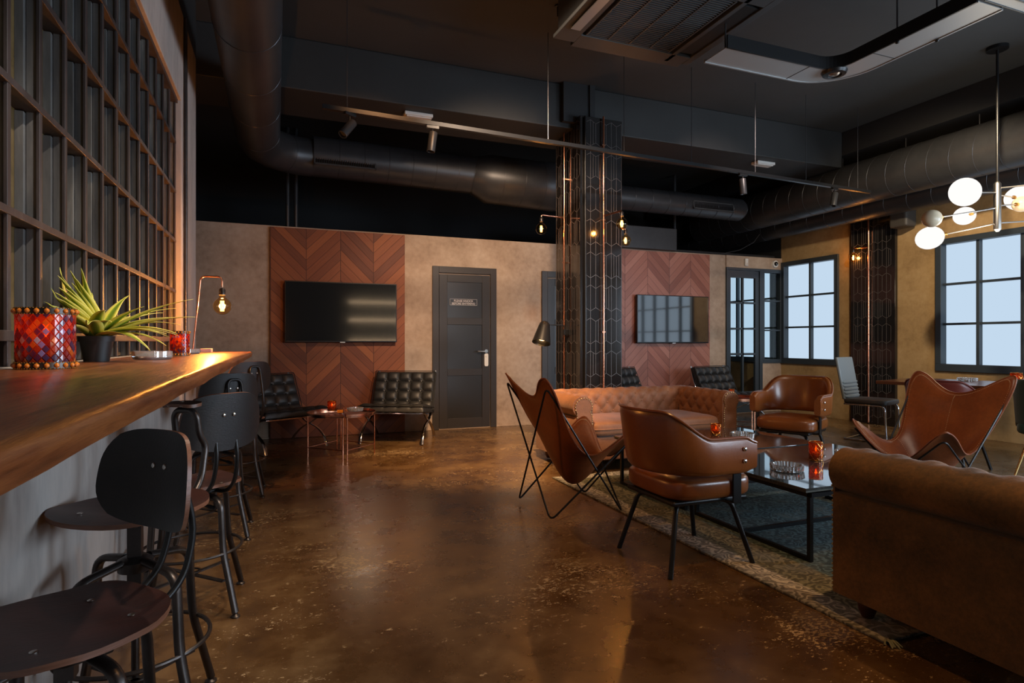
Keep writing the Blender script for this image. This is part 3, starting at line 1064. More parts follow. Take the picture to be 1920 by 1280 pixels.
t = empty('pipe_wall_light', (3.43, 5.70, 0), 0, 'copper pipe light with glowing bulb reaching out right of the tiled column', 'wall light', 'copper pipe lights on the column')
obj('pipe', MB().tube([(0, 0, 0.02), (0, 0, 3.46)], 0.011, 10), M['copper'], t)
obj('pipe_clip', MB().box(-0.029, 0.016, -0.008, 0.008, 1.3, 1.312), M['copper'], t, smooth=False)
obj('arm', MB().tube(fillet([(0, 0, 2.40), (0.16, 0.03, 2.40), (0.16, 0.03, 2.35)], 0.02, 4), 0.009, 10), M['copper'], t)
bulb(t, (0.16, 0.03, 2.27), 0.060, 8, 'filament')

dark = obj('conduit_pipe', MB().tube([(2.95, 5.48, 0.02), (2.95, 5.48, 3.48)], 0.012, 10), M['black_metal'])
tag(dark, 'black vertical pipe on the front of the tiled column', 'pipe')

# pipe light on the tiled strip of the right wall
t = empty('pipe_wall_light', (RW - 0.08, 5.965, 0), 0, 'copper pipe light with bulb on the black tiled strip between the windows', 'wall light', 'copper pipe lights on the right wall')
obj('pipe', MB().tube([(0, 0, 0.02), (0, 0, 2.96)], 0.012, 10), M['copper'], t)
for z in (0.75, 1.25, 2.15):
    obj('pipe_clip', MB().box(-0.016, 0.029, -0.01, 0.01, z - 0.006, z + 0.006), M['copper'], t, smooth=False)
obj('arm', MB().tube(fillet([(0, 0, 2.47), (-0.02, 0.22, 2.48), (-0.02, 0.22, 2.43)], 0.02, 4), 0.009, 10), M['copper'], t)
bulb(t, (-0.02, 0.22, 2.345), 0.06, 7, 'filament_far')

# cone lamp reaching from the column
t = empty('cone_lamp', (2.84, 5.74, 1.25), 0, 'black cone shade lamp on a slim arm left of the tiled column', 'lamp')
obj('clamp', MB().box(-0.012, 0.058, -0.012, 0.012, -0.03, 0.03), M['black_metal'], t, smooth=False, bevel=0.003)
obj('arm', MB().tube(fillet([(0, 0, -0.02), (0, 0, 0.075), (-0.20, 0, 0.075)], 0.03, 6), 0.006, 10), M['black_metal'], t)
TM = Matrix.Translation((-0.235, 0, 0.07)) @ Matrix.Rotation(R(-14), 4, 'X') @ Matrix.Rotation(R(17), 4, 'Y')
sh_ = MB().lathe([(0.0, 0.045), (0.03, 0.04), (0.052, 0.02), (0.062, -0.02), (0.098, -0.20), (0.094, -0.20), (0.058, -0.02), (0.03, 0.03), (0.0, 0.036)], n=28, M_=TM)
s_ = obj('lamp_shade', sh_, M['black_metal'], t)
obj('bulb', MB().lathe([(0, -0.175), (0.03, -0.165), (0.042, -0.13), (0.03, -0.09), (0.0, -0.07)], n=20, M_=TM), M['lamp_inner'], t)
light('cone_lamp_light', 'SPOT', (2.84 - 0.235 - 0.052, 5.74, 1.25 + 0.07 - 0.19), 14, AMBER, aim=(2.84 - 0.5, 5.74, 0), angle=120, blend=0.6, radius=0.04)

# ================================================================== DUCTS
def duct(name, path, rad, label, seams=0.16, n=28, spiral=True, skew=0.0):
    t = empty(name, path[0], 0, label, 'air duct')
    o0 = Vector(path[0])
    pts = [Vector(p) - o0 for p in path]
    rr = rad if isinstance(rad, list) else [rad] * len(pts)
    obj('duct_pipe', MB().tube(pts, rr, n), M['duct'], t)
    # seams along the polyline
    acc = 0
    for i in range(len(pts) - 1):
        a, b = pts[i], pts[i + 1]
        L = (b - a).length
        while acc < L:
            f = acc / L
            p = a.lerp(b, f)
            r_ = rr[i] + (rr[i + 1] - rr[i]) * f
            dirn = (b - a).normalized()
            q = Vector((0, 0, 1)).rotation_difference(dirn)
            ring = []
            for k in range(n):
                an = 2 * PI * k / n
                off = q @ Vector((math.cos(an) * (r_ + 0.001), math.sin(an) * (r_ + 0.001), skew * math.sin(an)))
                ring.append(p + off)
            obj('seam_ring', MB().tube(ring, 0.0022, 5, closed=True), M['seam'], t)
            acc += seams
        acc -= L
    return t


# overhead duct running away from the camera, elbow, then along the far wall
pth = [(-0.19, 1.2, 3.22), (-0.19, 4.0, 3.22), (-0.20, 6.65, 3.25)] + [(-0.20 + 0.55 * (1 - math.cos(R(a))), 6.65 + 0.55 * math.sin(R(a)), 3.25) for a in (20, 40, 60, 75, 90)]
d1 = duct('overhead_duct', pth, 0.21, 'fat black round duct overhead turning along the far wall', 0.75)
d2 = duct('wall_duct', [(0.36, 7.2, 3.27), (2.25, 7.2, 3.24), (2.30, 7.2, 3.24), (2.45, 7.15, 3.20), (3.35, 7.15, 3.18), (3.42, 7.15, 3.18), (3.85, 7.15, 3.14), (3.9, 7.15, 3.14), (6.45, 7.15, 3.13), (6.52, 7.15, 3.13)],
          [0.225, 0.225, 0.24, 0.30, 0.31, 0.31, 0.17, 0.165, 0.165, 0.12], 'black round duct with a swollen middle above the far partition', 0.28)


def grille(parent_loc, w, h, tilt, label, n):
    t = empty('duct_grille', parent_loc, 0, label, 'vent', 'grilles on the far duct')
    A = Matrix.Rotation(R(tilt), 4, 'X')
    f = MB()
    f.box(-w, w, -0.012, 0.01, h - 0.015, h, A).box(-w, w, -0.012, 0.01, -h, -h + 0.015, A).box(-w, -w + 0.015, -0.012, 0.01, -h, h, A).box(w - 0.015, w, -0.012, 0.01, -h, h, A)
    obj('frame', f, M['ac_paint'], t, smooth=False)
    obj('backing', MB().box(-w + 0.01, w - 0.01, 0.002, 0.008, -h + 0.01, h - 0.01, A), M['ac_dark'], t, smooth=False)
    s = MB()
    for k in range(n):
        x = -w + 0.02 + (2 * w - 0.04) * (k + 0.5) / n
        s.box(x - 0.003, x + 0.003, -0.008, 0.004, -h + 0.015, h - 0.015, A)
    obj('slats', s, M['seam'], t, smooth=False)


grille((0.70, 6.985, 3.17), 0.34, 0.055, -22, 'long slatted vent grille on the far duct near its elbow', 26)
grille((5.85, 6.985, 3.10), 0.36, 0.06, -8, 'slatted vent grille at the capped right end of the far duct', 30)

duct('window_duct', [(6.95, -1.5, 3.18), (6.95, 8.6, 3.18)], 0.27, 'big spiral black duct running above the right-hand windows', 0.24, skew=0.05)
duct('window_duct', [(7.38, -1.5, 2.96), (7.38, 9.6, 2.96)], 0.17, 'smaller black duct tucked below the big spiral duct', 0.30, skew=0.03)
# drain boxes and pipes in the dark space over the partition
b = obj('service_box', MB().box(3.9, 5.6, 7.5, 8.0, 2.521, 2.85), M['duct'], smooth=False, bevel=0.01)
tag(b, 'flat dark grey duct box lying above the pinkish chevron panel', 'air duct')
for x, nm in ((0.1, 'thin grey pipe rising from the wall top left of the chevron panel'), (0.2, 'grey pipe rising beside the thinner one behind the far duct'), (6.0, 'grey pipe rising above the television with window reflections')):
    o = obj('riser_pipe', MB().tube([(x, 8.1, 0.01), (x, 8.1, CZ)], 0.025, 10), M['duct'])
    tag(o, nm, 'pipe')
cab = obj('hanging_cable', MB().tube([(6.3, 7.62, 2.55), (6.5, 7.6, 2.53), (6.8, 7.5, 2.60), (7.0, 7.42, 2.72), (7.1, 7.4, 2.85)], 0.005, 6), M['duct'])
tag(cab, 'loose cable sagging from the wall top to the ducts', 'cable')

# ================================================================== TRACK RAIL
def track_pt(x):
    return (x, 4.66 + (x - 0.3) * (0.34 / 6.15), 2.90)


t = empty('track_rail', track_pt(0.3), math.atan2(0.34, 6.15), 'long thin black lighting track hung on wires across the room', 'lighting track')
obj('rail', MB().box(0, 6.16, -0.018, 0.018, -0.016, 0.016), M['black_metal'], t, smooth=False)
for x in (0.18, 1.9, 2.7, 3.5, 4.35, 5.1, 5.95):
    obj('hanger_wire', MB().tube([(x, 0, 0.016), (x, 0, 0.957)], 0.003, 6), M['seam'], t)


def track_spot(x, tiltx, rz, on, label):
    p = track_pt(x)
    t = empty('track_spot', (p[0], p[1], p[2] - 0.017), rz, label, 'spotlight', 'spotlights on the track')
    obj('adapter', MB().box(-0.05, 0.05, -0.014, 0.014, -0.022, 0), M['black_metal'], t, smooth=False)
    obj('bracket', MB().tube([(0, 0, -0.02), (0, 0, -0.09)], 0.006, 8), M['black_metal'], t)
    A = Matrix.Translation((0, 0, -0.10)) @ Matrix.Rotation(R(tiltx), 4, 'Y')
    b = MB().lathe([(0, 0.05), (0.03, 0.05), (0.033, 0.045), (0.033, -0.11), (0.029, -0.11), (0.027, -0.09), (0, -0.09)], n=24, M_=A)
    hd = obj('spot_head', b, M['duct'], t)
    if on:
        obj('lens', MB().lathe([(0, -0.088), (0.026, -0.088), (0.026, -0.084), (0, -0.084)], n=20, M_=A), M['spot_lens'], hd)
    return t


track_spot(0.50, 40, R(35), True, 'lit track spotlight near the left end of the track')
track_spot(1.15, 8, R(0), False, 'unlit track spotlight second along the track, left of the column')
track_spot(4.47, 6, R(180), False, 'unlit track spotlight right of the tiled column')
track_spot(5.85, 16, R(10), False, 'unlit tilted track spotlight near the right end of the track')
light('track_spot_light', 'SPOT', (0.38, 4.60, 2.66), 45, NEUT, aim=(-0.9, 3.9, 1.2), angle=70, blend=0.9)

# emergency lights on the beam
for x, lab in ((1.28, 'slim white emergency light on the beam left of the column'), (5.67, 'slim white emergency light on the beam right of the column')):
    t = empty('emergency_light', (x, 5.85, 3.40), 0, lab, 'emergency light', 'emergency lights on the beam')
    obj('housing', MB().box(-0.14, 0.14, -0.06, 0.06, -0.035, 0), M['white_plastic'], t, smooth=False, bevel=0.008)
    obj('diffuser', MB().box(-0.12, 0.12, -0.045, 0.045, -0.045, -0.034), M['white_plastic'], t, smooth=False, bevel=0.004)

# ================================================================== CEILING EQUIPMENT
t = empty('ceiling_air_conditioner', (2.58, 3.68, 3.50), 0, 'square dark cassette air conditioner with slatted grille under the ceiling', 'air conditioner')
obj('casing', MB().box(-0.55, 0.62, -0.55, 0.55, 0.03, 0.355), M['ac_paint'], t, smooth=False, bevel=0.02)
obj('fascia', MB().box(-0.60, -0.42, -0.60, 0.52, 0, 0.03).box(0.42, 0.46, -0.60, 0.52, 0, 0.03).box(0.60, 0.66, -0.60, 0.52, 0, 0.03).box(-0.42, 0.60, 0.40, 0.58, 0, 0.03).box(-0.42, 0.60, -0.60, -0.40, 0, 0.03), M['ac_paint'], t, smooth=False, bevel=0.004)
gr = MB()
for k in range(34):
    y = -0.385 + 0.77 * k / 33
    gr.box(-0.38, 0.38, y - 0.004, y + 0.004, 0.004, 0.018)
for x in (-0.38, -0.19, 0.0, 0.19, 0.375):
    gr.box(x - 0.006, x + 0.006, -0.39, 0.39, 0.002, 0.02)
obj('intake_grille', gr, M['ac_paint'], t, smooth=False)
obj('filter', MB().box(-0.40, 0.41, -0.395, 0.395, 0.02, 0.029), M['ac_dark'], t, smooth=False)
obj('air_outlet', MB().box(0.46, 0.60, -0.36, 0.36, 0.01, 0.028), M['ac_dark'], t, smooth=False)
obj('louvre_flap', MB().box(-0.55, -0.47, -0.36, 0.32, -0.006, 0.0, Matrix.Translation((0, 0, -0.01))), M['ash_panel'], t, smooth=False, bevel=0.003)
for x, y in ((-0.5, 0.5), (0.2, 0.6), (-0.62, -0.4), (0.5, -0.5)):
    obj('hanger_rod', MB().tube([(x, y, 0.03), (x, y, 0.355)], 0.006, 8), M['seam'], t)

# aluminium panel lamp profile: straight, curve, straight
def profile_ring():
    outer = [(0.0, 0.0)]
    z = 3.30
    path = [(3.05, 3.62), (3.95, 3.62)] + [(3.95 + 0.29 * math.sin(R(a)), 3.33 + 0.29 * math.cos(R(a))) for a in range(10, 91, 10)] + [(4.24, 2.45)]
    return [(x, y) for x, y in path]


pp = profile_ring()
t = empty('ceiling_light_profile', (3.95, 3.62, 3.30), 0, 'curved grey light profile hung under the ceiling on rods', 'ceiling light')
def offset(path, d):
    out = []
    for i, p in enumerate(path):
        a = Vector(path[max(i - 1, 0)])
        b = Vector(path[min(i + 1, len(path) - 1)])
        tdir = (b - a).normalized()
        nrm = Vector((-tdir.y, tdir.x))
        out.append((p[0] + nrm.x * d, p[1] + nrm.y * d))
    return out


def ribbon(path, d0, d1, z0, z1):
    a, b = offset(path, d0), offset(path, d1)
    n = len(path)
    vs = [(x - 3.95, y - 3.62, z0) for x, y in a] + [(x - 3.95, y - 3.62, z0) for x, y in b] + [(x - 3.95, y - 3.62, z1) for x, y in a] + [(x - 3.95, y - 3.62, z1) for x, y in b]
    fs = []
    for i in range(n - 1):
        fs += [(i, i + 1, n + i + 1, n + i), (2 * n + i, 3 * n + i, 3 * n + i + 1, 2 * n + i + 1), (i, 2 * n + i, 2 * n + i + 1, i + 1), (n + i, n + i + 1, 3 * n + i + 1, 3 * n + i)]
    fs += [(0, n, 3 * n, 2 * n), (n - 1, 3 * n - 1, 4 * n - 1, 2 * n - 1)]
    return MB().add(vs, fs)


obj('panel', ribbon(pp, -0.125, 0.125, 0.0, 0.006), M['ash_panel'], t, smooth=False)
obj('side_rail', ribbon(pp, -0.132, -0.118, -0.006, 0.09), M['black_metal'], t, smooth=False)
obj('side_rail', ribbon(pp, 0.118, 0.132, -0.006, 0.02), M['ash_panel'], t, smooth=False)
for k, y in enumerate((2.98, 2.86)):
    x = (4.12, 4.36)[k] - 3.95
    obj('hanger_rod', MB().tube([(x, y - 3.62, -0.012), (x, y - 3.62, 0.555)], 0.006, 8), M['seam'], t)
    obj('rod_knob', MB().sell((x, y - 3.62, -0.012), (0.014, 0.014, 0.010), 1, 1, 8), M['black_metal'], t)
obj('hanger_rod', MB().tube([(-0.86, -0.06, 0.01), (-0.86, -0.06, 0.555)], 0.006, 8), M['seam'], t)
for sx in ((3.86, 3.62), (4.24, 3.22)):
    pass
obj('joint_line', MB().box(-0.085, -0.08, -0.118, 0.118, -0.002, 0.0).box(0.17, 0.41, -0.45, -0.445, -0.002, 0.0), M['ac_dark'], t, smooth=False)
sp = empty('ceiling_speaker', (4.12, 3.50, 3.295), 0, 'round dark speaker set in the bend of the grey light profile', 'speaker')
obj('rim', MB().lathe([(0.0, -0.004), (0.05, -0.004), (0.055, -0.026), (0.085, -0.022), (0.095, 0.0), (0, 0.0)], n=30), M['black_metal'], sp)
obj('cone', MB().lathe([(0.0, -0.03), (0.03, -0.026), (0.05, -0.006), (0, -0.006)], n=24), M['steel'], sp)
t = empty('ceiling_light_profile', (4.24, 2.36, 3.30), 0, 'dark straight light profile crossing at the top right corner', 'ceiling light')
obj('panel', MB().box(-0.1, 3.0, -0.06, 0.06, 0.0, 0.03), M['ash_panel'], t, smooth=False)
obj('side_rail', MB().box(-0.1, 3.0, -0.066, -0.061, -0.005, 0.08).box(-0.1, 3.0, 0.061, 0.066, -0.005, 0.04).box(-0.1, 3.0, -0.02, -0.012, -0.008, -0.0005), M['black_metal'], t, smooth=False)
obj('hanger_rod', MB().tube([(2.0, 0, 0.03), (2.0, 0, 0.555)], 0.006, 8), M['seam'], t)

# hooks left in the ceiling
for i, (x, y, lab) in enumerate(((2.10, 4.36, 'small black ceiling hook left of the air conditioner'),)):
    o = obj('ceiling_hook', MB().tube([(x, y, CZ), (x, y, CZ - 0.09)], 0.01, 8).cyl((x, y), 0.03, CZ - 0.012, CZ, 12), M['black_metal'])
    tag(o, lab, 'hook')
for i, y in enumerate((5.75, 4.9, 4.1)):
    o = obj('duct_hanger', MB().tube([(6.92, y, 3.44), (6.92, y, 3.56)], 0.006, 8), M['seam'])
    tag(o, ('farthest', 'middle', 'nearest')[i] + ' of the three short rods hanging the big spiral duct', 'rod', 'rods hanging the big spiral duct')

# ================================================================== CHANDELIER
t = empty('globe_chandelier', (6.16, 3.50, 0), 0, 'black and steel chandelier with white oval globes near the right window', 'chandelier')
obj('canopy', MB().lathe([(0, CZ - 0.03), (0.085, CZ - 0.03), (0.085, CZ), (0, CZ)], n=28), M['black_metal'], t)
obj('rod', MB().tube([(0, 0, 2.58), (0, 0, CZ - 0.02)], 0.011, 10), M['black_metal'], t)
obj('stem', MB().lathe([(0, 2.16), (0.012, 2.16), (0.03, 2.18), (0.03, 2.60), (0.015, 2.62), (0, 2.62)], n=20), M['steel'], t)
ARM_SIDE = Vector((math.cos(R(21.3)), -math.sin(R(21.3)), 0))   # the arms fan out about this axis
ARM_DEEP = Vector((math.sin(R(21.3)), math.cos(R(21.3)), 0))
globes = [  # sideways offset, inward offset, z, radius, lit, height on the stem
    (-0.526, -0.30, 2.45, 0.125, True, 2.52),
    (0.075, 0.50, 2.41, 0.096, True, 2.40),
    (-0.744, -0.20, 2.24, 0.080, False, 2.38),
    (-0.553, 0.10, 2.12, 0.110, True, 2.24),
    (0.462, 0.30, 2.54, 0.125, True, 2.50),
    (0.397, 0.20, 2.46, 0.080, False, 2.40),
    (0.62, 0.15, 2.30, 0.10, True, 2.24),
    (0.35, -0.55, 2.50, 0.11, True, 2.56),
]
for (a, b, z, r, on, sz) in globes:
    v = ARM_SIDE * a + ARM_DEEP * b
    e = Vector((v.x, v.y, z))
    s0 = Vector((0, 0, sz))
    dirv = (e - s0).normalized()
    obj('arm', MB().tube([s0, e - dirv * r * 0.9], 0.006, 8), M['steel'], t)
    obj('socket', MB().tube([e - dirv * (r + 0.035), e - dirv * (r * 0.93)], 0.017, 12), M['gold_beads'], t)
    q = Vector((1, 0, 0)).rotation_difference(dirv).to_matrix().to_4x4()
    obj('glass_globe', MB().sell((0, 0, 0), (r * 1.08, r * 0.98, r * 0.92), 1, 1, 16, M_=Matrix.Translation(e) @ q), M['globe_on'] if on else M['beige_glass'], t,
        label='lit white glass globe' if on else 'unlit beige glass globe')
light('chandelier_light', 'POINT', (6.16, 3.5, 2.0), 22, (1.0, 0.82, 0.6), radius=0.25)

# wall speaker, sensor, camera
t = empty('wall_speaker', (RW - 0.14, 5.43, 2.78), 0, 'dark box speaker high on the ochre wall under the duct', 'speaker')
obj('cabinet', MB().box(-0.10, 0.10, -0.12, 0.12, -0.14, 0.14), M['speaker_body'], t, smooth=False, bevel=0.03)
obj('bracket', MB().box(0.10, 0.139, -0.03, 0.03, -0.05, 0.05), M['black_metal'], t, smooth=False)
t = empty('motion_sensor', (6.98, FY - 0.02, 2.42), 0, 'small white ribbed sensor on the beam above the glazed door', 'sensor')
obj('body', MB().box(-0.03, 0.03, -0.04, -0.001, -0.06, 0.06), M['white_plastic'], t, smooth=False, bevel=0.012)
obj('ribs', MB().box(-0.02, 0.02, -0.046, -0.04, -0.05, -0.045).box(-0.02, 0.02, -0.046, -0.04, -0.035, -0.03).box(-0.02, 0.02, -0.046, -0.04, -0.02, -0.015), M['steel'], t, smooth=False)
t = empty('security_camera', (7.58, FY - 0.02, 2.42), 0, 'white dome camera at the right end of the beam above the door', 'camera')
obj('base', MB().lathe([(0, 0), (0.06, 0), (0.055, 0.035), (0, 0.035)], n=22, M_=Matrix.Rotation(R(90), 4, 'X')), M['white_plastic'], t)
obj('lens_dome', MB().sell((0, -0.035, 0), (0.036, 0.036, 0.036), 1, 1, 12), M['screen'], t)

# furniture glimpsed through the glazed door
t = empty('back_room_chair', (6.95, 8.6, 0), R(200), 'grey chair glimpsed through the glazed door panes', 'chair')
obj('seat', MB().sell((0, 0, 0.46), (0.24, 0.24, 0.04), 0.6, 0.5, 12), M['grey_leather'], t)
obj('backrest', MB().sell((-0.22, 0, 0.70), (0.03, 0.22, 0.17), 0.6, 0.5, 12), M['grey_leather'], t)
for x, y in ((-0.2, -0.2), (-0.2, 0.2), (0.2, -0.2), (0.2, 0.2)):
    obj('leg', MB().tube([(x * 0.9, y * 0.9, 0.43), (x, y, 0.0)], 0.012, 8), M['chrome'], t)

# ================================================================== RUG
t = empty('area_rug', (3.06, 3.08, 0.0), R(0), 'large faded teal and beige patterned rug under the coffee tables', 'rug')
obj('pile', MB().box(-0.92, 0.92, -1.48, 1.48, 0.001, 0.011), M['rug'], t, smooth=False, bevel=0.003)
ts = MB()
rnd = random.Random(2)
for k in range(14):
    a = rnd.uniform(-2.6, -1.2)
    L = rnd.uniform(0.03, 0.06)
    ts.tube([(-0.90, -1.47, 0.008), (-0.90 + L * 0.6 * math.cos(a), -1.47 + L * 0.6 * math.sin(a), 0.018), (-0.90 + L * math.cos(a), -1.47 + L * math.sin(a), 0.004)], 0.003, 5)
obj('corner_tassel', ts, M['tassel'], t)

# ================================================================== CHESTERFIELD SOFAS
def chesterfield(name, loc, rz, label, W=1.76, D=0.86, H=0.68, mat=None, dark=None):
    t = empty(name, loc, rz, label, 'sofa', 'tufted rolled-arm sofas')
    mat = mat or M['suede']
    dark = dark or mat
    hw = W / 2
    T = 0.17                       # thickness of arms and back at the outer panel
    xi, yb = hw - T, D / 2 - T
    yf = -D / 2
    corner = 0.05
    # inner path from left arm front, round the back, to right arm front
    base = [(-xi, yf)]
    n1, n2 = 40, 80
    base = [(-xi, yf + (yb - yf) * i / n1) for i in range(n1 + 1)]
    base += [(-xi + 2 * xi * i / n2, yb) for i in range(1, n2 + 1)]
    base += [(xi, yb - (yb - yf) * i / n1) for i in range(1, n1 + 1)]
    m = len(base)
    # cumulative length and outward normals
    s = [0.0]
    for a, b in zip(base, base[1:]):
        s.append(s[-1] + math.hypot(b[0] - a[0], b[1] - a[1]))
    la, lb = s[n1], s[n1 + n2]

    def normal(i):
        if i < n1:
            return (-1, 0)
        if i == n1:
            return (-1, 1)
        if i < n1 + n2:
            return (0, 1)
        if i == n1 + n2:
            return (1, 1)
        return (1, 0)
    rr = 0.092
    zc = H - rr
    oc = 0.095                     # roll centre outward offset
    # inner tufted face and top of the roll: (outward, z, tuft weight)
    prof = []
    NI = 26
    for k in range(NI + 1):
        f = k / NI
        z = 0.30 + (zc - 0.30) * f
        prof.append((0.0 + 0.0 * f, z, 1.0, (zc - 0.30) * f))
    for k in range(1, 15):
        a = PI - PI * 0.62 * k / 14
        prof.append((oc + (oc) * math.cos(a), zc + rr * math.sin(a), 1.0 - 0.9 * smoothstep(0.55, 1.0, k / 14), (zc - 0.30) + rr * PI * 0.62 * k / 14))
    for k in range(1, 12):
        a = PI * 0.38 - (PI * 0.38 + PI * 0.42) * k / 11
        prof.append((oc + rr * 1.1 * math.cos(a), zc + rr * math.sin(a), 0.0, 0))
    prof.append((T - 0.004, zc - rr * 0.96, 0, 0))
    prof.append((T - 0.008, zc - rr * 1.02, 0, 0))
    prof.append((T, zc - rr * 1.15, 0, 0))
    for k in range(1, 8):
        prof.append((T, zc - rr * 1.15 - (zc - rr * 1.15 - 0.09) * k / 7, 0, 0))
    du, dv = 0.135, 0.17
    vs = []
    K = len(prof)
    for i in range(m):
        nx, ny = normal(i)
        for (o_, z, w, q) in prof:
            if w > 0:
                # along-path coordinate, kept continuous on each of three sides
                if i <= n1:
                    u = s[i] - la
                    edge = min(1, s[i] / 0.06)
                elif i <= n1 + n2:
                    u = s[i] - la
                    edge = 1
                else:
                    u = s[i] - lb
                    edge = min(1, (s[-1] - s[i]) / 0.06)
                a_ = u / du + (q - 0.06) / dv
                b_ = u / du - (q - 0.06) / dv
                puff = (abs(math.sin(PI * a_ / 1.0)) * abs(math.sin(PI * b_ / 1.0))) ** 0.42
                pit = 1 - puff
                d_ = 0.026 * w * edge * (puff - 0.5)
            else:
                d_ = 0
            if o_ <= oc and w > 0:
                # push along the profile normal
                if z <= zc:
                    oo, zz = o_ - d_, z
                else:
                    aa = math.atan2(z - zc, o_ - oc)
                    oo, zz = o_ + d_ * math.cos(aa), z + d_ * math.sin(aa)
            elif w > 0:
                aa = math.atan2(z - zc, o_ - oc)
                oo, zz = o_ + d_ * math.cos(aa), z + d_ * math.sin(aa)
            else:
                oo, zz = o_, z
            vs.append((base[i][0] + nx * oo, base[i][1] + ny * oo, zz))
    fs = []
    for i in range(m - 1):
        for j in range(K - 1):
            fs.append((i * K + j, i * K + j + 1, (i + 1) * K + j + 1, (i + 1) * K + j))
    fs.append(tuple(range(K - 1, -1, -1)))
    fs.append(tuple((m - 1) * K + j for j in range(K)))
    # bottom closing strip
    for i in range(m - 1):
        fs.append((i * K, (i + 1) * K, (i + 1) * K + K - 1, i * K + K - 1))
    body = obj('back_and_arms', MB().add(vs, fs), mat, t, angle=60)
    # arm front plates
    for sx in (-1, 1):
        c0 = sx * (xi + oc)
        pts = []
        for k in range(15):
            a = R(-35 + 250 * k / 14)
            pts.append((c0 + sx * 0.082 * math.cos(a), zc + 0.078 * math.sin(a)))
        pts += [(sx * (xi + 0.012), zc - 0.09), (sx * (xi + 0.012), 0.10), (sx * (hw - 0.012), 0.10), (sx * (hw - 0.012), zc - 0.11)]
        if sx < 0:
            pts = pts[::-1]
        o = obj('arm_front', MB().prism([(x, z) for x, z in pts], 0, 0.012, M_=Matrix.Translation((0, yf + 0.002, 0)) @ Matrix.Rotation(R(90), 4, 'X')), mat, t, smooth=False, bevel=0.003)
        nl = MB()
        for a, b in zip(pts, pts[1:] + pts[:1]):
            L = math.hypot(b[0] - a[0], b[1] - a[1])
            for k in range(max(1, int(L / 0.020))):
                f = k / max(1, int(L / 0.020))
                nl.sell((a[0] + (b[0] - a[0]) * f, yf - 0.012, a[1] + (b[1] - a[1]) * f), (0.0055, 0.004, 0.0055), 1, 1, 5)
        obj('nailhead_trim', nl, M['brass'], o)
    # seat base, front rail, cushions
    obj('seat_base', MB().box(-xi + 0.01, xi - 0.01, yf + 0.03, yb - 0.01, 0.09, 0.295), dark, t, smooth=False, bevel=0.012)
    nc = 2
    for k in range(nc):
        wc = (2 * xi - 0.01) / nc
        cx = -xi + 0.005 + wc * (k + 0.5)
        obj('seat_cushion', MB().sell((cx, (yf + 0.005 + yb) / 2 - 0.01, 0.365), (wc / 2, (yb - yf) / 2 - 0.012, 0.075), 0.42, 0.22, 20), mat, t)
        ring = []
        for q in range(48):
            a = 2 * PI * q / 48
            w = lambda v, e: math.copysign(abs(v) ** e, v)
            ring.append((cx + (wc / 2) * w(math.cos(a), 0.22), (yf + 0.005 + yb) / 2 - 0.01 + ((yb - yf) / 2 - 0.010) * w(math.sin(a), 0.22), 0.365))
        obj('cushion_piping', MB().tube(ring, 0.006, 6, closed=True), mat, t)
    # buttons in the tufts
    bm_ = MB().sell((0, 0, 0), (0.010, 0.010, 0.010), 1, 1, 8)
    proto = None
    def put(x, y, z):
        nonlocal proto
        if proto is None:
            proto = obj('tuft_button', bm_, mat, t)
            proto.location = (x, y, z)
        else:
            c = proto.copy()
            COL.objects.link(c)
            c.location = (x, y, z)
    qtop = (zc - 0.30)
    for row, q in enumerate((0.06 + dv / 2, 0.06 + dv, 0.06 + 1.5 * dv, 0.06 + 2 * dv)):
        sh_u = (0.5 if row % 2 == 0 else 0.0) * du
        z = 0.30 + q
        if q <= qtop:
            off, zz = 0.010, z
        else:
            a = PI - (q - qtop) / rr
            if a < PI * 0.42:
                continue
            off, zz = oc + (oc - 0.013) * math.cos(a), zc + (rr - 0.013) * math.sin(a)
        k = 0
        kk = 0
        # back
        uu = sh_u if sh_u else du
        while uu < 2 * xi - 0.03:
            put(-xi + uu, yb + off, zz)
            uu += du
        uu = sh_u if sh_u else du
        while uu < (yb - yf) - 0.05:
            put(-xi - off, yb - uu, zz)
            put(xi + off, yb - uu, zz)
            uu += du
    for x in (-hw + 0.10, hw - 0.10):
        for y in (yf + 0.08, D / 2 - 0.08):
            obj('foot', MB().lathe([(0, 0.0), (0.022, 0.0), (0.034, 0.03), (0.038, 0.06), (0.03, 0.085), (0.03, 0.10), (0, 0.10)], (x, y, 0), 16), M['dark_wood'], t)
    return t


s1 = chesterfield('chesterfield_sofa', (3.24, 5.00, 0.011), 0, 'rust brown suede tufted rolled-arm sofa in front of the tiled column', W=1.74, D=0.84, H=0.665)
s2 = chesterfield('chesterfield_sofa', (3.05, 1.42, 0.011), R(180), 'rolled-arm sofa seen from its side at the lower right edge', W=1.76, D=0.86, H=0.69, mat=M['suede_shaded'])

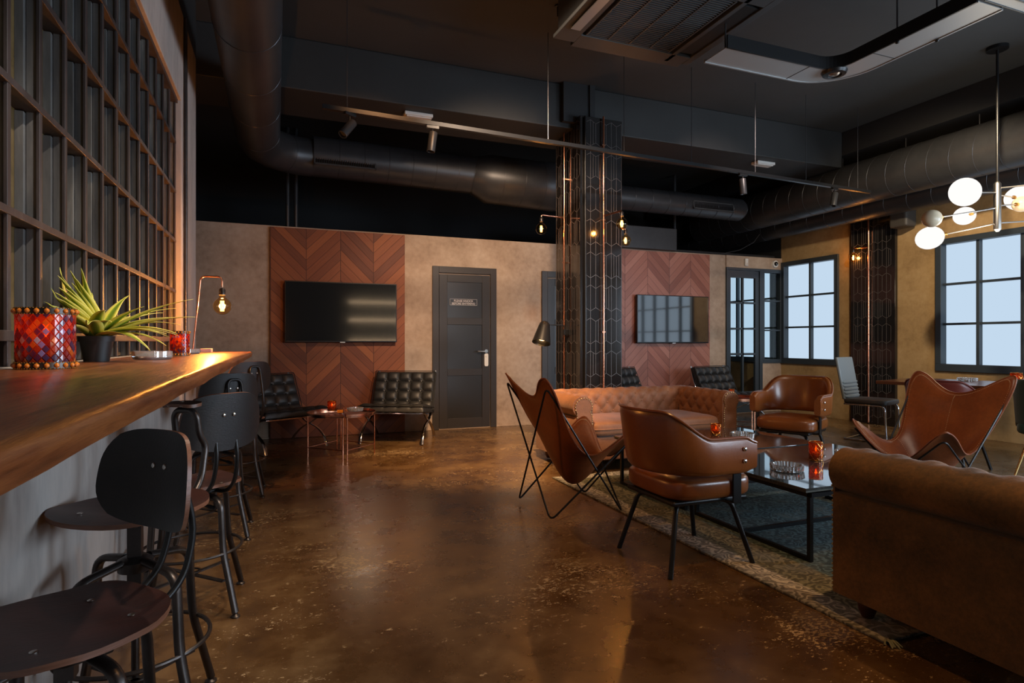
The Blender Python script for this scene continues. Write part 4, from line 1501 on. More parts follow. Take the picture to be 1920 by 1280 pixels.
# ================================================================== BUTTERFLY CHAIRS
def butterfly(loc, rz, label):
    t = empty('butterfly_chair', loc, rz, label, 'chair', 'leather butterfly chairs')
    BL, BR = Vector((-0.38, 0.40, 0.95)), Vector((-0.38, -0.40, 0.95))
    FL, FR = Vector((0.36, 0.39, 0.56)), Vector((0.36, -0.39, 0.56))

    def sag(t_, p):
        return (0.5 * (1 + math.cos(PI * min(1, abs(t_) / 0.90)))) ** 0.7

    def back(t_):
        return BL.lerp(BR, (t_ + 1) / 2) + Vector((0.10, 0, -0.17)) * sag(t_, 2.2)

    def front(t_):
        return FL.lerp(FR, (t_ + 1) / 2) + Vector((-0.06, 0, -0.22)) * sag(t_, 2.2)

    def side(t_, s_):
        a, b = (BL, FL) if s_ > 0 else (BR, FR)
        p = a.lerp(b, (t_ + 1) / 2)
        return p + Vector((-0.02, -s_ * 0.11, -0.33)) * sag(t_, 1.9)

    def surf(u, v):
        # u: back(-1) to front(1); v: left(-1) to right(1)
        k_ = max(abs(u), abs(v)) / max(1e-6, (abs(u) ** 5 + abs(v) ** 5) ** 0.2)
        u, v = u * k_, v * k_
        fu, fv = (u + 1) / 2, (v + 1) / 2
        a = back(v) * (1 - fu) + front(v) * fu
        b = side(u, 1) * (1 - fv) + side(u, -1) * fv
        c = BL * (1 - fu) * (1 - fv) + BR * (1 - fu) * fv + FL * fu * (1 - fv) + FR * fu * fv
        p = a + b - c
        p += Vector((0, 0, -0.05)) * (1 - u * u) * (1 - v * v)
        # round the four pockets
        q = (abs(u) ** 7) * (abs(v) ** 7)
        ctr = Vector((-0.05, 0, 0.42))
        return p
    n = 41
    L = MB().grid(lambda a, b: tuple(surf(2 * a - 1, 2 * b - 1)), n, n)
    ls = obj('leather_sling', L, M['cognac'], t, solid=0.006)
    # edge binding and stitches
    ring = [surf(-1, -1 + 2 * k / 40) for k in range(40)] + [surf(-1 + 2 * k / 40, 1) for k in range(40)] + [surf(1, 1 - 2 * k / 40) for k in range(40)] + [surf(1 - 2 * k / 40, -1) for k in range(40)]
    obj('edge_binding', MB().tube(ring, 0.006, 6, closed=True), M['cognac'], t)
    st = MB()
    for k in range(0, 300):
        f = k / 300 * 4
        sd, q = int(f), 2 * (f - int(f)) - 1
        e = 0.945
        p = (surf(-e, q * e), surf(q * e, e), surf(e, -q * e), surf(-q * e, -e))[sd]
        st.sell(tuple(p + Vector((0, 0, 0.003))), (0.0035, 0.0035, 0.0035), 1, 1, 3)
    for k in range(60):
        p = surf(-0.93 + 0.9 * k / 60, 0.0)
        st.sell(tuple(p + Vector((0.003, 0, 0.003))), (0.003, 0.003, 0.003), 1, 1, 3)
        p = surf(-0.02, -0.93 + 1.86 * k / 60)
        st.sell(tuple(p + Vector((0.003, 0, 0.003))), (0.003, 0.003, 0.003), 1, 1, 3)
    obj('stitching', st, M['stitch'], ls)
    # patches that hold the frame tips
    tops = {'BL': BL, 'BR': BR, 'FL': FL, 'FR': FR}
    feet = {'BL': Vector((-0.265, 0.27, 0.008)), 'BR': Vector((-0.265, -0.27, 0.008)), 'FL': Vector((0.265, 0.27, 0.008)), 'FR': Vector((0.265, -0.27, 0.008))}
    order = ['BL', 'FL', 'FR', 'BR']
    # zigzag: top BL - foot FL - top FR - foot BR - top BL, and the mirror one
    def ring_of(seq):
        pts = []
        for kind, k in seq:
            p = (tops if kind == 't' else feet)[k].copy()
            if kind == 't':
                p = p + (Vector((0, 0, 0.42)) - p) * 0.13 + Vector((0, 0, -0.014))
            pts.append(p)
        return fillet(pts, 0.055, 6, closed=True)
    A = ring_of([('t', 'BL'), ('f', 'FL'), ('t', 'FR'), ('f', 'BR')])
    B = ring_of([('t', 'BR'), ('f', 'FR'), ('t', 'FL'), ('f', 'BL')])
    obj('rod_frame', MB().tube(A, 0.0065, 8, closed=True), M['black_metal'], t)
    obj('rod_frame', MB().tube([p + Vector((0, 0, 0.0)) for p in B], 0.0065, 8, closed=True), M['black_metal'], t)
    return t


butterfly((1.87, 3.715, 0), R(0), 'left leather butterfly chair seen from behind, beside the far sofa')
butterfly((4.24, 2.84, 0), R(177), 'leather butterfly chair facing the coffee tables from the right')

# ================================================================== ROUND-BACK ARMCHAIRS
def armchair(loc, rz, label, mat, scale=1.0):
    t = empty('armchair', loc, rz, label, 'armchair', 'round-back vinyl armchairs')
    t.scale = (scale,) * 3
    # plan path of the shell
    def plan(u):
        # u in 0..1 from left arm front to right arm front
        s = 2 * u - 1                                  # -1..1
        a = s * R(118)
        x = -0.03 - 0.235 * math.cos(a)
        y = -0.275 * math.sin(a) if abs(a) < R(90) else -0.275 * (1 if s > 0 else -1)
        if abs(a) >= R(90):
            f = (abs(a) - R(90)) / R(28)
            x = -0.03 + 0.255 * f
            y = -0.275 * (1 if s > 0 else -1) * (1 - 0.02 * f)
        return x, y, abs(s)

    def topz(s):
        return 0.675 + 0.135 * (1 - smoothstep(0.28, 0.72, s))

    def botz(s):
        return 0.49

    nu = 72
    K = 14
    vs = []
    rim = []
    for i in range(nu + 1):
        u = i / nu
        x, y, s = plan(u)
        x2, y2, _ = plan(min(1, u + 0.004))
        x1, y1, _ = plan(max(0, u - 0.004))
        tx, ty = x2 - x1, y2 - y1
        l = math.hypot(tx, ty)
        nx, ny = ty / l, -tx / l
        if nx * (x + 0.05) + ny * y < 0 and s < 0.75:
            nx, ny = -nx, -ny
        if s >= 0.75:
            nx, ny = 0, (1 if y > 0 else -1)
        zt, zb = topz(s), botz(s)
        endf = smoothstep(1.0, 0.93, s)
        zt2 = zt - 0.03 * (1 - endf)
        zb2 = zb + 0.02 * (1 - endf)
        lean = 0.045 * (1 - smoothstep(0.3, 0.8, s))
        th = 0.026
        for k in range(K):
            a = 2 * PI * k / K
            w = lambda v, e: math.copysign(abs(v) ** e, v)
            off = th * w(math.cos(a), 0.6)
            zz = (zt2 + zb2) / 2 + (zt2 - zb2) / 2 * w(math.sin(a), 0.35)
            ln = lean * ((zz - zb) / 0.32)
            vs.append((x + nx * (off + ln), y + ny * (off + ln), zz))
        rim.append((x + nx * (0.02 + lean * ((zt2 - zb) / 0.32)), y + ny * (0.02 + lean * ((zt2 - zb) / 0.32)), zt2 - 0.004))
    fs = []
    for i in range(nu):
        for k in range(K):
            l = (k + 1) % K
            fs.append((i * K + k, (i + 1) * K + k, (i + 1) * K + l, i * K + l))
    fs.append(tuple(range(K - 1, -1, -1)))
    fs.append(tuple(nu * K + k for k in range(K)))
    sh = obj('back_shell', MB().add(vs, fs), mat, t, angle=75)
    obj('piping', MB().tube(rim, 0.007, 8), mat, sh)
    obj('seat', MB().sell((0.02, 0, 0.415), (0.255, 0.252, 0.065), 0.45, 0.42, 22), mat, t)
    obj('seat_pan', MB().box(-0.22, 0.24, -0.21, 0.21, 0.335, 0.36), M['black_metal'], t, smooth=False, bevel=0.01)
    for sy in (-1, 1):
        obj('arm_bracket', MB().box(0.10, 0.15, sy * 0.262 - 0.005, sy * 0.262 + 0.005, 0.34, 0.52).box(0.10, 0.15, min(sy * 0.20, sy * 0.262), max(sy * 0.20, sy * 0.262), 0.338, 0.346), M['black_metal'], t, smooth=False, bevel=0.002)
        for z in (0.555, 0.615):
            obj('stud', MB().sell((0.14, sy * 0.303, z), (0.011, 0.006, 0.011), 1, 1, 10), M['chrome'], sh, label='chrome stud')
    for sx in (-1, 1):
        for sy in (-1, 1):
            p = fillet([(sx * 0.10, sy * 0.10, 0.325), (sx * 0.17, sy * 0.165, 0.325), (sx * 0.255, sy * 0.235, 0.0)], 0.04, 5)
            obj('leg', MB().tube(p, [0.013] * len(p), 10), M['black_metal'], t)
    return t


armchair((2.02, 2.65, 0.0), R(0), 'brown round-back armchair seen from behind at the near edge of the rug', M['brown_vinyl'])
armchair((4.34, 4.12, 0.0), math.atan2(-0.42, -0.91), 'brown round-back armchair facing the tables by the far end of the rug', M['brown_vinyl'], 1.02)
armchair((5.66, 3.62, 0.0), R(10), 'maroon round-back armchair at the dining table behind the butterfly chair', M['maroon_vinyl'], 1.0)

# ================================================================== COFFEE TABLES
def coffee_table(x0, x1, y0, y1, H, label, floor_z=0.011):
    t = empty('coffee_table', ((x0 + x1) / 2, (y0 + y1) / 2, floor_z), 0, label, 'coffee table', 'glass-topped coffee tables')
    w, d = (x1 - x0) / 2, (y1 - y0) / 2
    H = H - floor_z
    obj('glass_top', MB().box(-w, w, -d, d, H - 0.012, H), M['table_glass'], t, smooth=False, bevel=0.002)
    obj('stone_slab', MB().box(-w + 0.004, w - 0.004, -d + 0.004, d - 0.004, H - 0.022, H - 0.0125), M['stone'], t, smooth=False)
    b = 0.011
    # metal frame: two U-loops and rails
    xi, yi = w - 0.06, d - 0.03
    zt = H - 0.045
    f = MB()
    for sy in (-1, 1):
        f.box(-xi, xi, sy * yi - b, sy * yi + b, zt - b, zt + b)
    for sx in (-1, 1):
        f.box(sx * xi - b, sx * xi + b, -yi + b, yi - b, zt - b, zt + b)
    f.box(-0.25, 0.25, -d + 0.02, -d + 0.05, zt + b, H - 0.023)
    f.box(-0.25, 0.25, d - 0.05, d - 0.02, zt + b, H - 0.023)
    obj('top_frame', f, M['black_metal'], t, smooth=False)
    for sx in (-1, 1):
        for sy in (-1, 1):
            obj('leg', MB().box(sx * xi - b, sx * xi + b, sy * yi - b, sy * yi + b, 0, zt - b), M['black_metal'], t, smooth=False)
        obj('floor_runner', MB().box(sx * xi - b, sx * xi + b, -yi + b, yi - b, 0, 2 * b), M['black_metal'], t, smooth=False)
    obj('floor_runner', MB().box(-xi + b, xi - b, 0.05 - b, 0.05 + b, 0, 2 * b), M['black_metal'], t, smooth=False)
    return t


coffee_table(2.50, 3.78, 2.29, 3.25, 0.40, 'nearer glass-topped coffee table reflecting the window, two ashtrays on it')
coffee_table(2.50, 3.77, 3.31, 4.17, 0.395, 'farther dark glass-topped coffee table in front of the tufted sofa')

# ================================================================== ASHTRAYS AND CANDLES
def ashtray(loc, r, h, label, group, square=False):
    t = empty('glass_ashtray', loc, 0, label, 'ashtray', group)
    if square:
        mb_ = MB().lathe([(0, 0), (r * 0.9, 0), (r, h * 0.25), (r, h), (r * 0.86, h), (r * 0.80, h * 0.4), (0, h * 0.35)], n=48, rib=(4, 0.08))
    else:
        mb_ = MB().lathe([(0, 0), (r * 0.88, 0), (r * 0.95, h * 0.1), (r, h * 0.95), (r * 0.95, h), (r * 0.84, h * 0.98), (r * 0.78, h * 0.35), (0, h * 0.28)], n=112, rib=(28, 0.035))
    obj('glass_bowl', mb_, M['crystal'], t, angle=25)
    nt_ = MB()
    if square:
        for k in range(4):
            a = PI / 2 * k
            nt_.box(r * 0.70, r * 0.98, -0.006, 0.006, h - 0.002, h + 0.002, Matrix.Rotation(a, 4, 'Z'))
        obj('rest_notch', nt_, M['crystal'], t, smooth=False)
    return t


TZ = 0.401
ashtray((2.757, 2.66, TZ), 0.092, 0.036, 'round cut glass ashtray on the near table beside the brown armchair', 'cut glass ashtrays')
ashtray((3.47, 2.83, TZ), 0.092, 0.036, 'round cut glass ashtray half hidden behind the roll of the near sofa', 'cut glass ashtrays')
ashtray((3.34, 3.66, TZ - 0.005), 0.088, 0.050, 'deep cut glass ashtray on the farther coffee table', 'cut glass ashtrays')
ashtray((6.46, 3.94, 0.751), 0.085, 0.034, 'cut glass ashtray on the long dining table', 'cut glass ashtrays')
ashtray((0.72, 6.22, 0.446), 0.078, 0.036, 'cut glass ashtray on the round copper table', 'cut glass ashtrays')
ashtray((-0.44, 2.56, SZ + 0.001), 0.062, 0.030, 'square clear glass ashtray on the bar beside the plant', 'clear glass ashtrays on the bar', True)
ashtray((-0.46, 3.62, SZ + 0.001), 0.060, 0.026, 'clear glass ashtray on the bar behind the mosaic candle holder', 'clear glass ashtrays on the bar', True)


def candle(loc, r, h, label, power=0.5, rim=True):
    t = empty('candle_holder', loc, 0, label, 'candle holder', 'amber candle holders')
    obj('glass_cup', MB().lathe([(0, 0), (r, 0), (r, h), (r * 0.93, h), (r * 0.93, 0.006), (0, 0.006)], n=30), M['amber'], t)
    # lattice of little metal lines
    l = MB()
    for k in range(10):
        for sg_ in (-1, 1):
            pts = [((r + 0.0008) * math.cos(2 * PI * k / 10 + sg_ * a), (r + 0.0008) * math.sin(2 * PI * k / 10 + sg_ * a), 0.004 + (h - 0.008) * a / 2.2) for a in [2.2 * q / 10 for q in range(11)]]
            l.tube(pts, 0.0009, 4)
    l.tube(arc((0, 0, h), r * 0.97, 0, 345, 23, 'xy'), 0.002, 6, closed=True)
    l.tube(arc((0, 0, 0.003), r * 0.99, 0, 345, 23, 'xy'), 0.002, 6, closed=True)
    obj('lattice', l, M['gold_beads'], t)
    obj('candle', MB().cyl((0, 0), r * 0.6, 0.007, h * 0.42, 18), M['wax'], t)
    obj('flame', MB().lathe([(0, h * 0.46), (0.005, h * 0.55), (0.004, h * 0.65), (0, h * 0.82)], n=10), M['flame'], t)
    light('candle_light', 'POINT', (loc[0], loc[1], loc[2] + h * 0.66), power, AMBER, radius=0.006)
    return t


candle((3.161, 2.82, TZ), 0.040, 0.115, 'tall amber glass candle holder on the near coffee table', 0.12)
candle((3.315, 3.93, TZ - 0.005), 0.040, 0.082, 'amber glass candle holder at the far edge of the farther coffee table', 0.12)
candle((6.33, 3.44, 0.751), 0.045, 0.11, 'amber ribbed candle holder on the long dining table', 0.12)
candle((0.50, 6.33, 0.446), 0.042, 0.10, 'red amber candle holder on the round copper table', 0.12)
candle((5.48, 6.2, 0.446), 0.036, 0.085, 'small amber candle holder on the copper table behind the far sofa', 0.12)


def mosaic(loc, r, h, rows, cols, label, power, seed):
    t = empty('mosaic_candle_holder', loc, 0, label, 'candle holder', 'mosaic candle holders on the bar')
    rnd = random.Random(seed)
    obj('glass_cylinder', MB().lathe([(0, 0), (r * 0.97, 0), (r * 0.97, h), (r * 0.93, h), (r * 0.93, 0.004), (0, 0.004)], n=40), M['amber'], t)
    tl = MB()
    z0, z1 = h * 0.11, h * 0.89
    dz = (z1 - z0) / rows
    for i in range(rows + 1):
        for j in range(cols):
            a = 2 * PI * (j + (0.5 if i % 2 else 0)) / cols
            zc = z0 + dz * i
            ha, hz = PI / cols * 0.88, dz * 0.90
            pts = [(a, max(z0, zc - hz)), (a + ha, zc), (a, min(z1, zc + hz)), (a - ha, zc)]
            if i in (0,):
                pts[0] = (a, zc)
            if i == rows:
                pts[2] = (a, zc)
            rr_ = r * 0.985
            mi = rnd.choices(range(7), [6, 6, 5, 3, 1, 3, 0.7])[0]
            P_ = [(rr_ * math.cos(q), rr_ * math.sin(q), z) for q, z in pts]
            P2 = [((rr_ + 0.0016) * math.cos(a + (q - a) * 0.85), (rr_ + 0.0016) * math.sin(a + (q - a) * 0.85), zc + (z - zc) * 0.85) for q, z in pts]
            tl.add(P_ + P2, [(4, 5, 6, 7), (0, 1, 5, 4), (1, 2, 6, 5), (2, 3, 7, 6), (3, 0, 4, 7)], mi)
    obj('mosaic_tiles', tl, MOS, t, smooth=False)
    for z0_, z1_ in ((0, h * 0.11), (h * 0.89, h)):
        b = MB().lathe([(r * 0.98, z0_), (r * 1.03, z0_), (r * 1.03, z1_), (r * 0.98, z1_), (r * 0.98, z0_)], n=40)
        band = obj('rim_band', b, M['gun_metal'], t)
        gm = MB()
        n = 20
        zc = (z0_ + z1_) / 2
        for k in range(n):
            a = 2 * PI * k / n
            gm.sell((r * 1.035 * math.cos(a), r * 1.035 * math.sin(a), zc), (0.1 * r, 0.1 * r, 0.1 * r), 1, 1, 6)
        obj('amber_beads', gm, M['gem'], band)
        bd_ = MB()
        for zz in (z0_ + 0.001, z1_ - 0.001):
            for k in range(60):
                a = 2 * PI * k / 60
                bd_.sell((r * 1.035 * math.cos(a), r * 1.035 * math.sin(a), zz), (0.03 * r,) * 3, 1, 1, 4)
        obj('gold_beading', bd_, M['gold_beads'], band)
    obj('candle', MB().cyl((0, 0), r * 0.55, 0.005, h * 0.45, 20), M['wax'], t)
    obj('flame', MB().lathe([(0, h * 0.5), (0.006, h * 0.6), (0.005, h * 0.7), (0, h * 0.82)], n=10), M['flame'], t)
    light('mosaic_candle_light', 'POINT', (loc[0], loc[1], loc[2] + h * 0.72), power, AMBER, radius=0.008)
    return t


mosaic((-0.538, 1.798, SZ + 0.001), 0.060, 0.148, 11, 22, 'large red mosaic candle holder with beaded rims at the near end of the bar', 0.9, 5)
mosaic((-0.43, 3.15, SZ + 0.001), 0.040, 0.115, 12, 20, 'smaller red mosaic candle holder farther along the bar', 0.6, 9)
pk = obj('cigarette_pack', MB().box(-0.03, 0.03, -0.045, 0.045, 0, 0.022, Matrix.Translation((-0.42, 4.15, SZ + 0.001))), M['pack_pink'], smooth=False, bevel=0.002)
tag(pk, 'small flat pink box at the far end of the bar', 'box')
pk = obj('matchbox', MB().box(-0.028, 0.028, -0.018, 0.018, 0, 0.03, Matrix.Translation((0.56, 6.12, 0.447))), M['gem'], smooth=False, bevel=0.002)
tag(pk, 'small orange box between candle and ashtray on the copper table', 'box')

# ================================================================== PLANT
t = empty('potted_plant', (-0.565, 2.35, SZ + 0.001), 0, 'spiky yellow and green leaved plant in a black pot on the bar', 'potted plant')
obj('pot', MB().lathe([(0, 0), (0.036, 0), (0.047, 0.066), (0.052, 0.066), (0.054, 0.084), (0.048, 0.084), (0.045, 0.074), (0, 0.072)], n=32), M['pot'], t)
obj('soil', MB().cyl((0, 0), 0.044, 0.070, 0.075, 20), M['soil'], t)
lv = MB()
rnd = random.Random(21)
# each leaf: how far it leans to the right of the room (+) or left (-), how far towards the camera (-) or away (+), length, lift
specs = []
for k in range(46):
    rt = rnd.uniform(-1.0, 1.0)
    if rt < 0:
        rt *= 0.62
    fw = rnd.uniform(-1.0, 0.8)
    L = rnd.uniform(0.19, 0.26) + (0.04 * max(0, rt))
    el = rnd.uniform(0.55, 1.3) if rt < 0.35 else rnd.uniform(0.30, 0.75)
    specs.append((rt, fw, L, el))
specs += [(1.0, -0.1, .29, .42), (1.0, 0.25, .30, .50), (0.95, -0.4, .28, .34), (-0.75, -0.6, .26, .95), (-0.8, -0.8, .28, .75), (-0.55, -0.3, .30, 1.1), (0.1, -0.3, .25, 1.35), (0.85, 0.1, .33, .65)]
right = Vector((math.cos(R(21.3)), -math.sin(R(21.3)), 0))
fwd = Vector((math.sin(R(21.3)), math.cos(R(21.3)), 0))
for (rt, fw, L, el) in specs:
    h_ = right * rt + fwd * fw
    h_.normalize()
    if h_.x < -0.25:
        h_.x = -0.25
        h_.normalize()
    pos_ = Vector((rnd.uniform(-.012, .012), rnd.uniform(-.012, .012), 0.072))
    e = el
    n = 12
    w0 = rnd.uniform(0.012, 0.018)
    side = Vector((-h_.y, h_.x, 0)).normalized()
    row = []
    droop = rnd.uniform(0.5, 1.1) * (1.25 - el * 0.5)
    for i in range(n + 1):
        f = i / n
        w = w0 * (0.7 + 1.0 * math.sin(PI * min(1, f * 1.15 + 0.05)) ** 1.0) * (1 - f) ** 0.5 + 0.0004
        d = h_ * math.cos(e) + Vector((0, 0, math.sin(e)))
        up = d.cross(side).normalized()
        row.append([(pos_ + side * w * q + Vector((0, 0, 1)) * (abs(q) ** 2 * w * 0.35), abs(q)) for q in (-1, -0.5, 0, 0.5, 1)])
        pos_ = pos_ + d * (L / n)
        e -= droop / n
    base_i = len(lv.v)
    for r_ in row:
        for p, q in r_:
            lv.v.append((max(p.x, -0.078), p.y, p.z))
            lv.att.append(q)
    for i in range(n):
        for j_ in range(4):
            lv.f.append((base_i + i * 5 + j_, base_i + i * 5 + j_ + 1, base_i + (i + 1) * 5 + j_ + 1, base_i + (i + 1) * 5 + j_))
            lv.mi.append(0)
obj('leaves', lv, M['leaf'], t, solid=0.001)

# ================================================================== BAR STOOLS
def stool(loc, rz, seat_z, label, fold=False, back_top=None, behind=False):
    """local +x is the way the sitter faces; the frame stays square to the wall"""
    t = empty('bar_stool', loc, 0, label, 'bar stool', 'industrial stools along the bar')
    A = Matrix.Rotation(rz, 4, 'Z')
    hub = 0.50
    g = M['gun_metal']
    # four pressed legs with a bend, pads
    for sx in (-1, 1):
        for sy in (-1, 1):
            p = fillet([(sx * 0.03, sy * 0.03, hub), (sx * 0.125, sy * 0.125, hub - 0.02), (sx * 0.135, sy * 0.135, 0.26), (sx * 0.185, sy * 0.185, 0.018)], 0.05, 6)
            lg = obj('leg', MB().tube(p, 0.0135, 10, flat=(1.15, 0.85)), g, t)
            obj('foot_pad', MB().lathe([(0, 0), (0.019, 0), (0.019, 0.005), (0.008, 0.014), (0.008, 0.03), (0, 0.03)], (sx * 0.185, sy * 0.185, 0.0), 14), g, lg)
    obj('foot_ring', MB().tube(arc((0, 0, 0.255), 0.20, 0, 350, 35, 'xy'), 0.0065, 8, closed=True), g, t)
    cr = MB()
    for sg_ in (-1, 1):
        q = 0.143
        cr.box(-q * 1.35, q * 1.35, -0.010, 0.010, 0.135, 0.141, Matrix.Rotation(sg_ * PI / 4, 4, 'Z'))
    cr.tube([(0.035 * math.cos(R(a)) - 0.0, 0.035 * math.sin(R(a)), 0.15) for a in range(0, 360, 24)], 0.004, 6, closed=True)
    obj('cross_brace', cr, g, t)
    obj('post', MB().tube([(0, 0, 0.15), (0, 0, seat_z - 0.03)], 0.011, 12).box(-0.018, 0.018, -0.018, 0.018, hub - 0.07, seat_z - 0.03), g, t)
    obj('hub', MB().lathe([(0, hub - 0.03), (0.045, hub - 0.03), (0.05, hub), (0.03, hub + 0.012), (0, hub + 0.012)], n=20), g, t)
    obj('lever', MB().tube([(0.02, 0, hub - 0.05), (0.12, 0, hub - 0.07)], 0.006, 8, M_=A @ Matrix.Rotation(R(200), 4, 'Z')).tube([(0.085, 0, hub - 0.063), (0.12, 0, hub - 0.07)], 0.009, 8, M_=A @ Matrix.Rotation(R(200), 4, 'Z')), M['black_metal'], t)
    obj('seat_plate', MB().box(-0.10, 0.09, -0.07, 0.07, seat_z - 0.035, seat_z - 0.018, A), M['black_metal'], t, smooth=False, bevel=0.006)
    # saddle seat
    def outline(a):
        c, s = math.cos(a), math.sin(a)
        r_ = 0.185 * (1 + 0.05 * math.cos(2 * a + PI))
        x = r_ * math.copysign(abs(c) ** 0.8, c)
        y = 0.195 * math.copysign(abs(s) ** 0.75, s)
        y *= 1 + 0.10 * (x / 0.18)
        return x, y

    def seat_z_at(x, y):
        return 0.012 * math.exp(-((x - 0.15) ** 2) / 0.006) * 1.0 + 0.35 * y * y + 0.35 * max(0, -x - 0.08) ** 1.2 - 0.10 * max(0, x - 0.10) - 0.004
    def ring_surface(zoff, mi_, top=True):
        m_ = MB()
        nr, na = 10, 48
        vs_ = [(0, 0, seat_z + seat_z_at(0, 0) + zoff)]
        for i in range(1, nr + 1):
            for k in range(na):
                x, y = outline(2 * PI * k / na)
                f = i / nr
                vs_.append((x * f, y * f, seat_z + seat_z_at(x * f, y * f) + zoff))
        fs_ = [(0, 1 + k, 1 + (k + 1) % na) for k in range(na)]
        for i in range(nr - 1):
            for k in range(na):
                l = (k + 1) % na
                fs_.append((1 + i * na + k, 1 + (i + 1) * na + k, 1 + (i + 1) * na + l, 1 + i * na + l))
        if not top:
            fs_ = [tuple(reversed(q)) for q in fs_]
        m_.add(vs_, fs_, mi_, A)
        return m_, na, nr
    top, na, nr = ring_surface(0.0, 0)
    bot, _, _ = ring_surface(-0.013, 1, False)
    st = MB()
    st.add(top.v, top.f, 0)
    st.add(bot.v, bot.f, 1)
    off = len(top.v)
    s0 = 1 + (nr - 1) * na
    for k in range(na):
        l = (k + 1) % na
        st.f.append((s0 + k, off + s0 + k, off + s0 + l, s0 + l))
        st.mi.append(1)
    obj('seat', st, [M['plywood_red'], M['plywood_edge']], t, angle=50)
    for x, y in ((0.10, 0.09), (0.10, -0.09), (-0.09, 0.08), (-0.09, -0.08)):
        obj('rivet', MB().sell((x, y, seat_z + seat_z_at(x, y) + 0.001), (0.008, 0.008, 0.002), 1, 1, 8, M_=A), M['steel'], t)
    # back: two tubes bowing behind the seat, joined over the top
    bt = back_top or (seat_z + 0.40)
    xb = -0.235
    pts = [(-0.06, 0.055, seat_z - 0.03), (-0.17, 0.055, seat_z - 0.022), (-0.235, 0.05, seat_z + 0.03), (xb - 0.03, 0.045, seat_z + 0.14), (xb, 0.042, bt - 0.12), (xb + 0.012, 0.04, bt - 0.055)]
    mid = [(xb + 0.014, 0.025, bt - 0.035), (xb + 0.014, -0.025, bt - 0.035)]
    full = pts + mid + [(x, -y, z) for x, y, z in reversed(pts)]
    if fold:
        full = [(x, y, z) for x, y, z in full]
    obj('back_tube', MB().tube(fillet(full, 0.05, 4), 0.0085 if not fold else 0.011, 10, M_=A), M['black_metal'] if not fold else g, t)
    # plywood backrest
    def brest(zc, tilt):
        hw_, hh = (0.06, 0.035) if fold else (0.175, 0.118)
        nu_, nv_ = 25, 13
        T_ = Matrix.Translation((xb + (-0.028 if behind else 0.03), 0, zc)) @ Matrix.Rotation(R(tilt), 4, 'Y')
        m_ = MB()

        def pt(u, v, d):
            a = 2 * u - 1
            b = 2 * v - 1
            # rounded rectangle
            rx = math.copysign(abs(a) ** 1.0, a)
            k_ = (1 - 0.22 * abs(b) ** 3.0)
            kk = (1 - 0.16 * abs(a) ** 3.5)
            y = hw_ * rx * k_ * (1.0 + 0.06 * -b)
            z = hh * b * kk
            x = (0.004 if fold else 0.045) * (y / hw_) ** 2 + d + 0.006 * b
            return (x, y, z)
        for side_, d in ((0, 0.0055), (1, -0.0055)):
            vs_ = [pt(i / (nu_ - 1), j / (nv_ - 1), d) for i in range(nu_) for j in range(nv_)]
            fs_ = [(i * nv_ + j, (i + 1) * nv_ + j, (i + 1) * nv_ + j + 1, i * nv_ + j + 1) for i in range(nu_ - 1) for j in range(nv_ - 1)]
            if side_ == 0:
                fs_ = [tuple(reversed(q)) for q in fs_]
            m_.add(vs_, fs_, 0, A @ T_)
        o_ = nu_ * nv_
        edge = [i * nv_ for i in range(nu_)] + [(nu_ - 1) * nv_ + j for j in range(1, nv_)] + [i * nv_ + nv_ - 1 for i in range(nu_ - 2, -1, -1)] + [j for j in range(nv_ - 2, 0, -1)]
        for a_, b_ in zip(edge, edge[1:] + edge[:1]):
            m_.f.append((a_, b_, o_ + b_, o_ + a_))
            m_.mi.append(1)
        o = obj('backrest', m_, [M['plywood'], M['plywood_edge']], t, angle=50)
        for y in (-0.022, 0.022):
            for d in (-0.008, 0.008):
                obj('bolt', MB().sell((d, y, 0.03), (0.003, 0.007, 0.007), 1, 1, 8, M_=A @ T_), M['steel'], o)
    if fold:
        brest(bt - 0.012, 84)
    else:
        brest(bt - 0.115, -8)
    return t


stool((-0.425, 1.54, 0), math.atan2(-0.66, -0.75), 0.545, 'bar stool with a low saddle seat nearest the lower left corner', back_top=0.93)
stool((-0.40, 2.07, 0), math.atan2(-0.88, -0.48), 0.655, 'bar stool with raised seat and folded-flat backrest, second from the near end', fold=True, back_top=0.955)
stool((-0.355, 2.93, 0), math.atan2(0.80, -0.60), 0.53, 'black-backed bar stool in the middle of the row along the bar', back_top=0.935, behind=True)
stool((-0.355, 3.97, 0), math.atan2(0.85, -0.52), 0.54, 'black-backed bar stool second from the far end of the bar', back_top=0.965)
stool((-0.30, 4.98, 0), math.atan2(0.80, -0.60), 0.56, 'black-backed bar stool farthest along, past the end of the bar', back_top=1.0)

